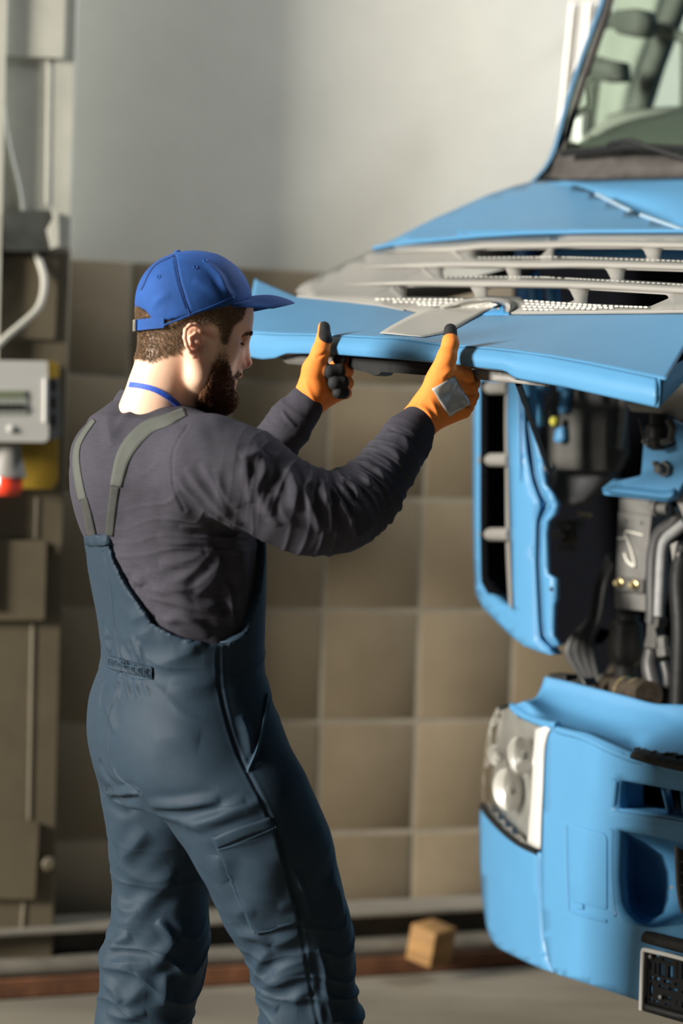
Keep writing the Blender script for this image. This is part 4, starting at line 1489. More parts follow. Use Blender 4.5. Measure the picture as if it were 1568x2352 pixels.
gl, gl_bvh = glove_obj('glove', f, tipL, 'orange knit glove with dark dipped fingertips, palm side',
    [([(725, 820), (742, 815), (750, 808)], .003, -.0015), ([(700, 870), (712, 905), (735, 940)], .004, .0012)])
gl.name = 'glove'
# knitted cuffs of the shirt
for (c, a, r) in ((g(955, 978, 3.555), g(975, 945, 3.562) - g(940, 1005, 3.545), .0345), (g(698, 934, 3.861), g(715, 908, 3.860) - g(680, 962, 3.861), .0352)):
    a = a / np.linalg.norm(a)
    MB().lathe(c, a, [(r * 0.90, -0.050), (r * 1.02, -0.048), (r * 1.0, -0.02), (r * 0.98, 0.0), (r * 0.95, 0.004), (r * 0.85, 0.003), (r * 0.8, -0.01)], 32).build('cuff', m_shirt, shirt, angle=60)

# work boots (below the frame, carrying him)
m_boot = mat('boot_leather', (0.03, 0.028, 0.026), 0.5, bump=0.2)
for A_k, yaw in ((RA, 0.35), (LA, 0.5)):
    d = Vector((math.cos(yaw), math.sin(yaw), 0)); base = Vector((A_k[0], A_k[1], 0))
    bfld = Field((base.x - .2, base.y - .2, -0.01), (base.x + .3, base.y + .3, 0.30), 0.007)
    bfld.chain([base + Vector((0, 0, .24)), base + Vector((0, 0, .10)), base + d * .05 + Vector((0, 0, .062))], [.056, .054, .052], 0.02)
    bfld.chain([base - d * .03 + Vector((0, 0, .045)), base + d * .12 + Vector((0, 0, .046)), base + d * .19 + Vector((0, 0, .042))], [.043, .046, .040], 0.02)
    V, Q = bfld.mesh(); V = laplace(V, Q, 3); V[:, 2] = np.maximum(V[:, 2], 0.002)
    np_obj('boot', V, Q, m_boot, person)
# trouser legs down to the boots
mb = MB()
for (a, b, r0, r1) in ((W_(736, 2560, 3.462), RA, .075, .070), (W_(318, 2560, 3.72), LA, .077, .070)):
    pts = [Vector(a).lerp(Vector((b[0], b[1], 0.12)), t) for t in (0, .3, .6, 1)]
    MB().tube(pts, [r0, r0, r1 * 1.02, r1], 24, cap=False).build('trouser_leg', m_over, overalls)

# ================================================================ the truck
m_blue = mat('truck_blue_paint', (0.075, 0.240, 0.440), 0.45, spec=0.25, coat=0.08, var=0.03, vscale=8)
m_blue.node_tree.nodes['Principled BSDF'].inputs['Coat Roughness'].default_value = 0.16
m_edge_glint = mat('blue_edge_glint', (0.30, 0.45, 0.60), 0.25, coat=1.0)  # paler blue puts the crease's highlight into the colour
m_blued = mat('truck_blue_inner', (0.03, 0.16, 0.42), 0.45, spec=0.4)
m_grille = mat('grille_silver_grey', (0.275, 0.268, 0.252), 0.42, spec=0.5, coat=0.2, var=0.03, vscale=12)
m_black = mat('black_plastic', (0.010, 0.011, 0.012), 0.45, spec=0.3, bump=0.15, bscale=60)
m_void = mat('painted_void_dark', (0.003, 0.0034, 0.005), 0.95, spec=0.04)  # near-black: the dark of deep openings put into the colour
m_rubber = mat('rubber_hose', (0.045, 0.045, 0.047), 0.42, spec=0.5, var=0.15, vscale=30)
m_steel = mat('cast_aluminium', (0.125, 0.122, 0.116), 0.55, 0.15, var=0.10, vscale=20, bump=0.2, bscale=60)
m_zinc = mat('zinc_yellow', (0.52, 0.42, 0.22), 0.35, 0.7)
m_grey = mat('grey_plastic', (0.075, 0.074, 0.070), 0.65, spec=0.25, var=0.15, vscale=18, bump=0.2, bscale=40)
m_greyl = mat('pale_grey_plastic', (0.215, 0.208, 0.196), 0.55, var=0.08, vscale=15)
m_rust = mat('rusty_steel', (0.055, 0.042, 0.030), 0.65, 0.3, var=0.5, vscale=40, bump=0.4, bscale=60)
m_white = mat('white_plastic', (0.58, 0.57, 0.55), 0.35, coat=0.3)
m_chalk = mat('chalk_mark', (0.80, 0.78, 0.70), 0.9)
m_duct = mat('duct_tape', (0.42, 0.41, 0.38), 0.45, 0.3, var=0.08, vscale=60, bump=0.35, bscale=30, stretch=(1, 6, 1))
m_tread = mat('tread_rubber', (0.032, 0.030, 0.028), 0.85, spec=0.2, var=0.3, vscale=60, bump=0.9, bscale=70)

truck = empty('truck', T(1500, 2352, 3.6) * 1.0, 'light blue truck with its front panel raised and engine bay open', 'truck')
truck.location.z = 0.0

# --- the raised front panel: lower band, rim, silver grille, upper hood
LA_ = [(585, 640, 2.86), (640, 668, 2.80), (680, 681, 2.77), (800, 694, 2.76), (873, 702, 2.75), (947, 719, 2.74), (1060, 723, 2.74), (1170, 723, 2.74), (1300, 722, 2.74), (1568, 720, 2.73), (1640, 719, 2.73)]
LR1 = [(560, 764, 2.50), (620, 768, 2.475), (700, 769, 2.465), (760, 771, 2.46), (907, 778, 2.455), (1015, 793, 2.45), (1120, 801, 2.45), (1226, 812, 2.45), (1363, 837, 2.445), (1480, 862, 2.44), (1540, 875, 2.44)]
LR2 = [(560, 818, 2.50), (600, 826, 2.475), (632, 823, 2.462), (655, 812, 2.455), (760, 814, 2.45), (811, 818, 2.445), (996, 832, 2.44), (1057, 839, 2.44), (1104, 846, 2.44), (1160, 852, 2.44), (1182, 870, 2.44), (1290, 888, 2.435), (1388, 910, 2.43), (1505, 936, 2.43)]
def yat(line, x, k=1):
    return float(np.interp(x, [p[0] for p in line], [p[k] for p in line]))
hood = loft([[(p[0], p[1], p[2]) for p in LR2], [(x, yat(LR1, x) + 8, yat(LR1, x, 2) - 0.012) for x in (560, 620, 700, 800, 900, 1000, 1100, 1200, 1300, 1400, 1480, 1515)]], 90, 5, smooth_rows=False)
rows_band = []
for t in (0.0, 0.25, 0.5, 0.75, 1.0):
    r = []
    for x in np.linspace(0, 1, 12):
        x1 = 560 + (1530 - 560) * x if t < 1 else 560 + 970 * x
        xa = 585 + (1620 - 585) * x
        px = (560 + (1530 - 560) * x) * (1 - t) + xa * t
        y1 = yat(LR1, 560 + 970 * x); d1 = yat(LR1, 560 + 970 * x, 2)
        y0 = yat(LA_, xa); d0 = yat(LA_, xa, 2)
        r.append((px, y1 * (1 - t) + y0 * t, d1 * (1 - t) + d0 * t))
    rows_band.append(r)
def band_d(px, py):
    y1 = yat(LR1, px); y0 = yat(LA_, px)
    t = min(1.2, max(-0.1, (y1 - py) / (y1 - y0)))
    return yat(LR1, px, 2) * (1 - t) + yat(LA_, px, 2) * t
# lower band with the bonnet-badge opening under the tape
hp = []
for x in np.linspace(562, 1508, 60):
    hp.append((x, yat(LR1, x)))
lower_edge = hp
top = [(x, yat(LA_, x)) for x in np.linspace(1640, 585, 50)]
outline = lower_edge + [(1540, 848), (1568, 830), (1640, 800)] + top
hole = rounded([(905, 769), (912, 762), (1000, 738), (1088, 698), (1160, 697), (1168, 716), (1172, 722.4), (1040, 723), (985, 745), (915, 771)], 6)
hole = rounded([(903, 770), (1000, 742), (1010, 748), (918, 775)], 3)
bd = loft(rows_band, 100, 24, lin_rows=True, smooth_rows=False)
hood_panel = bd.build('hood_panel', m_blue, truck, solid=0.002, off=0, angle=70, label='light blue lower band of the raised front panel')
rim = loft([LR2, [(p[0], p[1] - 3, p[2] - 0.001) for p in LR2]] , 120, None, smooth_rows=False, lin_rows=True)
# rolled rim: from the crease round to the lower edge
def rimrow(t):
    r = []
    for x in np.linspace(0, 1, 70):
        xa = 562 + (1508 - 562) * x
        xb = 562 + (1505 - 562) * x
        y1 = yat(LR1, xa); d1 = yat(LR1, xa, 2); y2 = yat(LR2, xb); d2 = yat(LR2, xb, 2)
        bul = 0.008 * math.sin(math.pi * t)
        r.append((xa * (1 - t) + xb * t, y1 + (y2 - y1) * t, d1 + (d2 - d1) * t - bul))
    return r
loft([rimrow(t) for t in (0, .15, .35, .6, .85, 1.0)], 140, 12, smooth_rows=False, lin_rows=True).build('rim', m_blue, hood_panel, solid=0.005, off=-1, angle=60)
# right-hand end of the rim sweeping back up
loft([[(1508, 869, 2.44), (1507, 905, 2.43), (1505, 936, 2.43)], [(1530, 848, 2.49), (1530, 880, 2.47), (1526, 912, 2.47)], [(1568, 828, 2.57), (1568, 850, 2.55), (1568, 871, 2.55)], [(1640, 792, 2.74), (1640, 815, 2.72), (1640, 838, 2.72)]], 10, 14, smooth_rows=False, lin_rows=True).build('rim_end', m_blue, hood_panel, solid=0.006, off=-1)
# duct tape across the gap and down onto the band
A = []
for t in np.linspace(0, 1, 26):
    L = catmull([(872, 765), (905, 745), (965, 715), (1040, 694), (1100, 684)], 26)[int(t * 25)]
    R = catmull([(976, 774), (1030, 762), (1080, 735), (1120, 712), (1145, 700)], 26)[int(t * 25)]
    row = []
    for s in np.linspace(0, 1, 8):
        x, y = L * (1 - s) + R * s
        dd = band_d(x, y) - 0.016 - 0.0012 * math.sin(s * 17 + t * 5) - 0.02 * max(0, t - 0.7)
        row.append(T(x, y, dd))
    A.append(row)
A = np.array([[tuple(p) for p in r] for r in A])
grid_mesh(A).build('tape_strip', m_duct, hood_panel, solid=0.0012, off=0, label='strip of worn silver duct tape')
plate(rounded([(1085, 712), (1150, 699), (1165, 705), (1172, 722), (1050, 724)], 5), lambda x, y: band_d(x, y) - 0.010, refine=14).build('badge_recess', mat('truck_blue_deep', (0.045, 0.23, 0.48), 0.4, coat=0.4), hood_panel, solid=0.004)

# silver grille between the band and the upper hood
LB = [(857, 572, 3.27), (900, 564, 3.26), (960, 557, 3.25), (1100, 544, 3.24), (1200, 538, 3.23), (1350, 534, 3.22), (1568, 533, 3.22), (1660, 533, 3.22)]
def gr_d(px, py):
    ya = yat(LA_, px); yb = yat(LB, px) if px > 857 else 572 + (857 - px) * 0.55
    t = min(1.05, max(-0.05, (ya - py) / max(30, (ya - yb))))
    base = 2.74 + (0.49) * t
    return base + 0.03 * max(0, (880 - px) / 200)
edge_left = [(680, 681), (679, 668), (690, 656), (712, 643), (745, 627), (790, 604), (825, 588), (857, 572)]
gout = [(x, yat(LA_, x)) for x in np.linspace(1640, 690, 48)] + [tuple(p) for p in edge_left[1:]] + [(x, yat(LB, x)) for x in np.linspace(900, 1640, 34)]
G1 = lambda *p: cpx(p, 820, 520, 3.92)
G2 = lambda *p: cpx(p, 1180, 520, 4.041)
holes = [
    rounded(G1((1063, 207), (1720, 200)) + G2((248, 276), (180, 276)) + G1((1063, 276)), 5),
    rounded(G2((392, 198), (1195, 200), (1240, 296), (800, 285), (367, 278), (370, 215)), 6),
    rounded(G2((1370, 205), (1640, 212), (1640, 318), (1353, 303)), 6),
    rounded(G1((772, 376), (1250, 362), (1330, 366), (1366, 450), (772, 445)), 5),
    rounded(G2((62, 376), (850, 386), (905, 492), (440, 476), (62, 462)), 6),
    rounded(G2((1028, 395), (1640, 415), (1640, 530), (1017, 497)), 6),
    rounded(G1((427, 540), (1015, 534), (1066, 630), (1040, 640), (427, 634)), 5),
    rounded(G1((1175, 534), (1568, 540)) + G2((510, 573), (565, 682), (510, 704), (75, 682), (60, 655)) + G1((1400, 632), (1168, 620)), 5),
    rounded(G2((690, 582), (1415, 626), (1442, 664), (1262, 742), (677, 715)), 6),
    rounded(G1((1085, 742), (1200, 698), (1330, 700), (1385, 735), (1370, 795), (980, 802)), 4),
]
def clipin(h):
    return [(min(x, 1639), y) for x, y in h]
gp = plate(gout, gr_d, [clipin(h) for h in holes[:9]], refine=22)
grille = gp.build('grille', m_grille, truck, solid=0.002, off=-1, angle=50, label='silver grey grille panel with three rows of slots')
# slats: rounded bars proud of the panel, over each row of slots
bars = [
    (G1((260, 225), (560, 200), (860, 182), (1180, 152), (1568, 150)) + G2((700, 142), (1568, 152), (1700, 155)), 14),
    (G1((0, 366), (300, 345), (650, 325), (900, 318), (1568, 325)) + G2((700, 332), (1568, 355), (1700, 358)), 15),
    (G1((-140, 520), (150, 505), (480, 488), (900, 492), (1568, 500)) + G2((700, 528), (1568, 570), (1700, 576)), 16),
]
for bi, (line, wd) in enumerate(bars):
    C = catmull(line, 60)
    rows = []
    for k, (dy, mode) in enumerate(((-4, 0), (0, 1), (4, 2), (9, 2), (13, 1), (15, 3))):
        r = []
        for i, (x, y) in enumerate(C):
            g = min(1, 0.15 + i / 14)
            yb_ = y + 13 * g
            dB = gr_d(x, yb_) - 0.004
            yy = y + dy * g
            d_ = gr_d(x, yy) if mode == 0 else dB if mode == 1 else dB - 0.003 if mode == 2 else dB + 0.012
            r.append((x, yy, d_))
        rows.append(r)
    loft(rows, 60, None, lin_rows=True).build('slat', m_grille, grille, angle=80)
# scoops at the left ends of the slots
for q in (G1((650, 300), (868, 215), (880, 222), (955, 288), (840, 300)), G1((370, 465), (590, 370), (605, 378), (690, 455), (560, 468)), G1((95, 640), (308, 535), (320, 545), (400, 632), (240, 640))):
    a, b, b2, c, e = q
    d0 = gr_d(*b) - 0.012
    mb = MB()
    vs = [T(a[0], a[1], gr_d(*a) - 0.002), T(b[0], b[1], d0), T(c[0], c[1], gr_d(*c) - 0.010), T(e[0], e[1], gr_d(*e) + 0.02), T((a[0] + b[0]) / 2, (a[1] + b[1]) / 2 - 2, gr_d(*a) - 0.004)]
    mb.add(vs, [(0, 3, 1), (3, 2, 1)])
    mb.build('scoop', m_grille, grille, solid=0.003, smooth=False)
# mesh strips as raised near-white dots
m_mesh = mat('pale_mesh_dots', (0.86, 0.85, 0.80), 0.35, 0.2)
def dots(name, rows_, n, rx, ry, dark=m_greyl):
    mb = MB()
    for line, nn in rows_:
        C = catmull(line, nn) if len(line) > 2 else lin(line, nn)
        for x, y in C:
            c = T(x, y, gr_d(x, y) - 0.012)
            e1 = T(x + rx, y, gr_d(x, y) - 0.012) - c; e2 = T(x, y - ry, gr_d(x, y) - 0.012) - c
            nrm = e1.cross(e2).normalized()
            k = 8
            vs = [c + e1 * math.cos(2 * math.pi * i / k) + e2 * math.sin(2 * math.pi * i / k) for i in range(k)] + [c + nrm * 0.003]
            mb.add(vs, [(i, (i + 1) % k, k) for i in range(k)])
    return mb.build(name, m_mesh, grille, kind='stuff')
dots('mesh_strip', [
    (G1((180, 656), (940, 660)), 17), (G1((340, 680), (850, 686)), 11), (G1((560, 703), (740, 712)), 5),
    (G2((110, 690), (800, 735), (1220, 750)), 24), (G2((120, 716), (500, 738), (900, 757)), 17), (G2((90, 742), (400, 752), (740, 766)), 14), (G2((100, 768), (350, 774)), 6)], 0, 5.0, 2.6)
dots('mesh_strip', [(G1((1100, 282), (1568, 279)) + G2((480, 287), (1568, 323)), 44)], 0, 4.2, 1.6)
dots('mesh_strip', [(G1((800, 455), (1568, 456)) + G2((480, 482), (1568, 541)), 52)], 0, 4.2, 1.5)
# badge bridge of the grille that runs down over the band
badge = loft([[(1010, 703, 2.80), (1060, 688, 2.80), (1110, 682, 2.80), (1160, 685, 2.80), (1186, 696, 2.80), (1180, 716, 2.77), (1170, 724, 2.75)],
      [(1012, 709, 2.77), (1062, 694, 2.765), (1110, 688, 2.76), (1150, 692, 2.76), (1170, 702, 2.76), (1168, 714, 2.75), (1160, 724, 2.74)],
      [(1030, 714, 2.79), (1070, 702, 2.79), (1110, 697, 2.79), (1142, 699, 2.79), (1158, 708, 2.79), (1156, 716, 2.77), (1150, 724, 2.76)]], 30, 7)
badge.build('badge_surround', m_grille, grille, solid=0.004, angle=80)
# lip of the grille where it meets the band
lip = [(x, yat(LA_, x)) for x in np.linspace(684, 1640, 40)]
MB().tube([T(x, y + (0 if x < 1500 else 0), band_d(x, y) - 0.004) for x, y in lip if not 965 < x < 1175 or True][:11], 0.0035, 8).build('grille_lip', m_grille, grille)
MB().tube([T(x, y - 4, gr_d(x, y) - 0.006) for x, y in lip if x > 1180], 0.0038, 8).build('grille_lip', m_grille, grille)

# upper hood
def hood_d(px, py):
    yb = yat(LB, max(px, 857))
    t = (yb - py) / 125.0
    return 3.23 + 0.42 * max(0, t) ** 0.9 + (0.04 if px < 857 else 0)
uo = [(857, 571), (900, 551), (940, 530), (1000, 500), (1060, 474), (1120, 447), (1180, 427), (1225, 416), (1260, 414), (1300, 419), (1345, 434), (1400, 462), (1445, 484), (1500, 505), (1568, 529), (1640, 553)]
up = plate(uo + [(x, yat(LB, x)) for x in np.linspace(1640, 900, 34)], hood_d, refine=20)
upper = up.build('upper_hood', m_blue, truck, solid=0.008, off=-1, angle=70, label='light blue upper hood above the grille')
MB().tube([T(x, yat(LB, x) - 2, 3.225) for x in np.linspace(858, 1640, 40)], 0.0042, 8).build('hood_edge', m_blue, upper)
MB().tube([T(x, y, hood_d(x, y) - 0.004) for x, y in catmull(uo[9:], 30)[6:14]], 0.0050, 8).build('hood_edge', m_edge_glint, upper)  # highlight painted along the hood crease
MB().tube([T(x, y, hood_d(x, y) - 0.004) for x, y in catmull(uo[9:], 30)[15:]], 0.0050, 8).build('hood_edge', m_edge_glint, upper)
cowl = loft([[(1232, 415, 3.66), (1280, 413, 3.66), (1400, 410, 3.66), (1568, 407, 3.66), (1680, 404, 3.66)],
             [(1240, 430, 3.62), (1310, 425, 3.60), (1400, 440, 3.58), (1568, 445, 3.58), (1680, 446, 3.58)],
             [(1260, 500, 3.62), (1350, 480, 3.60), (1450, 500, 3.56), (1568, 500, 3.50), (1680, 505, 3.48)],
             [(1280, 560, 3.62), (1350, 560, 3.58), (1450, 560, 3.52), (1568, 560, 3.45), (1680, 570, 3.42)]], 30, 14)
cowl.build('cowl', m_blue, truck, solid=0.006, off=-1, angle=70)

# windscreen, its black surround and the cab behind
def ws_d(px, py):
    return 3.70 + (410 - py) / 430.0 * 0.16
m_glass = mat('tinted_windscreen', (0.70, 0.82, 0.74), 0.03, trans=1.0)
m_glass.node_tree.nodes['Principled BSDF'].inputs['IOR'].default_value = 1.05
wo = [(1282, 352), (1292, 310), (1316, 225), (1345, 140), (1372, 60), (1400, -30), (1474, -330), (1900, -330), (1900, 352)]
screen = plate(wo, ws_d, refine=50).build('windscreen', m_glass, truck, solid=0.005, off=0, angle=60)
plate([(1262, 408), (1270, 385), (1282, 345), (1296, 300), (1320, 215), (1348, 132), (1376, 50), (1400, -30), (1470, -330), (1482, -330), (1410, -30), (1384, 60), (1356, 140), (1328, 222), (1304, 308), (1296, 342), (1400, 346), (1568, 352), (1900, 356), (1900, 402), (1568, 406), (1400, 410), (1300, 413)], lambda x, y: ws_d(x, y) - 0.012, refine=24).build('windscreen_surround', mat('dusty_black_plastic', (0.045, 0.040, 0.037), 0.7, var=0.3, vscale=25), truck, solid=0.012)
edge = [(1215, 425), (1250, 388), (1270, 352), (1284, 305), (1306, 222), (1336, 132), (1362, 60), (1392, -30), (1464, -330)]
loft([[(x - 6, y, 3.72) for x, y in edge], [(x + 2, y - 1, 3.70) for x, y in edge], [(x + 10, y, 3.72) for x, y in edge]], 30).build('windscreen_pillar', m_blue, truck, solid=0.004)
plate([(1222, 419), (1255, 386), (1275, 352), (1282, 412)], 3.71, refine=20).build('cowl_corner', m_black, truck, solid=0.01)
# cab side and far door behind the glass; unseen roof and rear added
m_int = mat('cab_lining', (0.30, 0.32, 0.28), 0.8, var=0.12, vscale=8)
m_intd = mat('cab_trim_dark', (0.10, 0.105, 0.095), 0.7, var=0.2, vscale=8)
corner = T(1262, 400, 3.72)
for (a, b, za, zb, mm, nm) in ((0.32, 1.35, 0.99, 2.02, m_blue, 'cab_side'),):
    base = Vector((corner.x, corner.y, 0))
    # side wall goes straight back from the front corner
    MB().add([base + NRM * a + Vector((0, 0, za)), base + NRM * b + Vector((0, 0, za)), base + NRM * b + Vector((0, 0, zb)), base + NRM * a + Vector((0, 0, zb))], [(0, 1, 2, 3)]).build(nm, mm, truck, solid=0.03, off=0)
for nm, (u0, u1, n0, n1, z0, z1) in (('unseen_cab_roof', (-0.02, 1.9, 0.22, 1.40, 2.95, 3.03)), ('unseen_cab_rear', (-0.02, 1.9, 1.36, 1.40, 0.9, 2.95))):  # out-of-view cab top and back, put in to keep light off the man
    base = Vector((corner.x, corner.y, 0))
    vs = [base + UAX * u + NRM * n_ + Vector((0, 0, z)) for u in (u0, u1) for n_ in (n0, n1) for z in (z0, z1)]
    MB().add(vs, [(0, 1, 3, 2), (4, 6, 7, 5), (0, 4, 5, 1), (2, 3, 7, 6), (0, 2, 6, 4), (1, 5, 7, 3)]).build(nm, m_blue, truck, bevel=0.02)
# dashboard
loft([[(1300, 348, 3.76), (1400, 346, 3.76), (1568, 346, 3.76), (1680, 346, 3.76)],
      [(1370, 312, 3.95), (1430, 295, 3.95), (1568, 290, 3.95), (1680, 290, 3.95)],
      [(1400, 282, 4.15), (1450, 270, 4.15), (1568, 262, 4.15), (1680, 262, 4.15)]], 20, 8).build('dashboard', mat('dashboard_grey', (0.34, 0.34, 0.30), 0.8), truck, solid=0.02)
plate([(1536, -40), (1576, -40), (1505, 150), (1466, 275), (1420, 290), (1452, 200), (1500, 70)], 4.25, refine=40).build('door_pillar', m_intd, truck, solid=0.04)
loft([[(1440, -40, 4.4), (1425, 60, 4.4), (1385, 180, 4.4), (1345, 300, 4.4)], [(1540, -40, 4.35), (1510, 60, 4.35), (1460, 200, 4.35), (1440, 300, 4.35)]], 20, 6).build('door_lining', m_int, truck, solid=0.03)
plate([(1506, 50), (1530, 58), (1568, 78), (1640, 110), (1640, 145), (1568, 106), (1555, 96), (1505, 82)], 4.2, refine=30).build('grab_handle', m_intd, truck, solid=0.03)
plate([(1562, 100), (1640, 100), (1640, 270), (1560, 262)], 4.2, refine=30).build('door_frame', m_intd, truck, solid=0.03)
plate(rounded([(1405, 25), (1470, 18), (1484, 52), (1470, 84), (1420, 80), (1402, 60)], 12), 4.1, refine=30).build('mirror', m_intd, truck, solid=0.05)
plate(rounded([(1366, 140), (1415, 138), (1420, 184), (1368, 186)], 8), 4.1, refine=30).build('mirror', m_intd, truck, solid=0.05)
# wiper lying along the bottom of the glass
MB().tube([T(x, y, 3.665) for x, y in catmull([(1396, 344), (1400, 330), (1440, 322), (1458, 325), (1490, 338), (1568, 362), (1640, 385)], 24)], 0.006, 8).build('wiper', m_black, truck)
MB().tube([T(x, y, 3.67) for x, y in catmull([(1290, 352), (1400, 341), (1480, 338), (1640, 343)], 24)], 0.008, 8).build('wiper_blade', m_black, truck)
# ribbed white fairing standing up behind the cab corner
fair = plate([(1306, 4), (1382, 2), (1360, 150), (1345, 345), (1273, 345), (1290, 180)], 4.33, refine=60).build('side_fairing', m_white, truck, solid=0.02, label='ribbed white fairing behind the cab')
for x0, x1 in ((1314, 1281), (1352, 1330)):
    MB().tube([T(x0, 5, 4.31), T(x1, 343, 4.31)], 0.009, 12, flat=0.8).build('rib', m_white, fair)
plate([(1378, 0), (1392, 0), (1384, 40), (1376, 44)], 4.55, refine=30).build('hinge_strip', m_black, truck, solid=0.01)

# --- under the raised panel
plate([(760, 812), (820, 816), (990, 833), (1060, 842), (1100, 850), (1100, 872), (1040, 868), (975, 862), (876, 854), (868, 861), (856, 863), (845, 856), (800, 846), (764, 845)], lambda x, y: 2.475, refine=20).build('weather_seal', m_black, truck, solid=0.03, off=-1, smooth=False)
plate([(636, 820), (700, 812), (765, 815), (764, 838), (697, 839), (660, 836)], 2.48, refine=16).build('bracket', m_steel, truck, solid=0.012)
plate([(1075, 846), (1104, 848), (1172, 855), (1182, 872), (1252, 882), (1248, 888), (1172, 879), (1100, 872), (1075, 866)], 2.47, refine=16).build('bracket', m_greyl, truck, solid=0.012)
MB().tube([T(x, y, 2.49) for x, y in ((770, 822), (790, 828), (812, 828))], 0.010, 12).build('bump_stop', m_rubber, truck)
# gas strut holding it up, seen through the slots and beside the corner panel
MB().tube([T(1190, 880, 2.75), T(1215, 950, 2.95), T(1262, 1085, 3.22)], [0.006, 0.006, 0.006], 10).build('gas_strut', m_black, truck)
MB().lathe(T(1262, 1075, 3.22), UAX, [(0.006, -0.012), (0.010, -0.008), (0.010, 0.008), (0.006, 0.012)], 12).build('strut_joint', m_steel, truck)
plate([(930, 660), (1060, 645), (1185, 610), (1240, 575), (1260, 590), (1180, 640), (1075, 668), (930, 700)], 3.35, refine=40).build('hinge_arm', m_black, truck, solid=0.03)
plate([(1180, 560), (1210, 560), (1240, 900), (1200, 900)], 3.50, refine=50).build('inner_frame', m_blued, truck, solid=0.03)
plate([(1212, 640), (1228, 640), (1246, 900), (1226, 900)], 3.46, refine=50).build('inner_frame', m_blue, truck, solid=0.02)
plate([(1250, 650), (1268, 650), (1300, 900), (1280, 900)], 3.46, refine=50).build('inner_frame', m_blue, truck, solid=0.02)
plate([(1140, 560), (1640, 560), (1640, 612), (1140, 612)], 3.55, refine=60).build('firewall', m_blue, truck, solid=0.02)
plate([(1090, 560), (1160, 560), (1158, 612), (1090, 614)], 3.52, refine=60).build('air_filter', m_grey, truck, solid=0.03)

# --- engine bay, closed by a sheet with its darkness put into the colour
bay = plate([(1178, 612), (1640, 612), (1640, 1640), (1420, 1620), (1340, 1555), (1322, 1482), (1255, 1480), (1180, 1280)], 3.98, refine=80).build('bay_dark_backdrop', m_void, truck, solid=0.05, off=-1, smooth=False)
# radiator housing with its vertical ribs
rad = plate(rounded([(1300, 880), (1440, 905), (1445, 1040), (1425, 1084), (1270, 1076), (1266, 1000)], 10), 3.62, refine=30).build('radiator_housing', m_grey, truck, solid=0.04, off=1)
for x in (1318, 1334, 1352, 1378, 1396, 1416):
    MB().tube([T(x + 4, 885, 3.60), T(x, 1070, 3.60)], [0.008, 0.009], 8, flat=0.6).build('rib', m_grey, rad)
MB().tube([T(1432, 905, 3.585), T(1430, 960, 3.585), T(1422, 1032, 3.585)], [0.014, 0.014, 0.011], 10, flat=0.7).build('side_post', m_greyl, rad)
plate([(1268, 1078), (1392, 1084), (1330, 1150), (1300, 1160), (1272, 1140)], 3.64, refine=30).build('air_duct', mat('slate_plastic', (0.075, 0.078, 0.085), 0.6), truck, solid=0.05)
# grey cast part under the end of the raised panel
cast = plate(rounded([(1438, 925), (1490, 925), (1530, 900), (1560, 870), (1640, 860), (1640, 968), (1560, 965), (1530, 950), (1448, 945)], 5), 3.30, refine=30).build('wiper_motor_cover', m_greyl, truck, solid=0.03, bevel=0.003)
MB().lathe(T(1512, 950, 3.28), (0, 0, -1), [(0.018, 0), (0.018, 0.022), (0.026, 0.026), (0.026, 0.05), (0.020, 0.053), (0.018, 0.07), (0.010, 0.074)], 16).build('pump', m_black, truck)
MB().tube([T(x, y, 3.27) for x, y in ((1535, 965), (1545, 985), (1540, 1010), (1520, 1015))], 0.008, 10).build('hose', m_rubber, truck)
# yellow plug and blue inner frame tabs
MB().lathe(T(1273, 968, 3.55), -UAX, [(0.006, -0.01), (0.011, -0.006), (0.011, 0.004), (0.006, 0.01)], 12).build('plug', mat('yellow_plastic', (0.55, 0.52, 0.08), 0.4), truck)
plate([(1288, 885), (1303, 888), (1296, 945), (1284, 950), (1282, 940)], 3.56, refine=20).build('frame_tab', m_blue, truck, solid=0.02)
plate(rounded([(1276, 985), (1290, 978), (1292, 1010), (1282, 1018), (1270, 1012)], 5), 3.56, refine=20).build('frame_tab', m_blue, truck, solid=0.02)
plate([(1214, 880), (1233, 884), (1235, 975), (1228, 982), (1218, 940)], 3.52, refine=20).build('frame_tab', m_blue, truck, solid=0.02)
# blue bracket with its bolt
br = plate(rounded([(1480, 985), (1530, 960), (1568, 975), (1640, 950), (1640, 1060), (1575, 1095), (1548, 1146), (1532, 1152), (1386, 1136), (1384, 1128), (1412, 1107), (1472, 1092), (1476, 1040)], 6), 3.38, [circ(1492, 968, 10, 14)] if False else [], refine=24)
bracket = br.build('mounting_bracket', m_blue, truck, solid=0.014, bevel=0.002)
loft([[(1384, 1130, 3.36), (1440, 1136, 3.36), (1535, 1148, 3.36), (1550, 1140, 3.36)], [(1412, 1107, 3.43), (1460, 1108, 3.43), (1530, 1112, 3.43), (1560, 1105, 3.43)]], 14, 4, smooth_rows=False, lin_rows=True).build('flange', m_blue, bracket, solid=0.008)
MB().lathe(T(1524, 1077, 3.37), -NRM, [(0.017, -0.01), (0.017, 0.004), (0.011, 0.005), (0.011, 0.020), (0.008, 0.022)], 6).build('bolt', m_steel, bracket)
MB().lathe(T(1502, 1064, 3.37), -NRM, [(0.005, -0.01), (0.005, 0.003), (0.003, 0.005)], 10).build('rivet', m_steel, bracket)
plate([(1508, 955), (1518, 950), (1528, 990), (1536, 1020), (1522, 1030), (1506, 1010), (1502, 980)], 3.36, refine=20).build('sensor', m_black, truck, solid=0.04)
MB().tube([T(x, y, 3.34) for x, y in catmull([(1470, 960), (1478, 1000), (1485, 1020), (1500, 1030), (1512, 1015)], 14)], 0.004, 8).build('cable', m_black, truck)
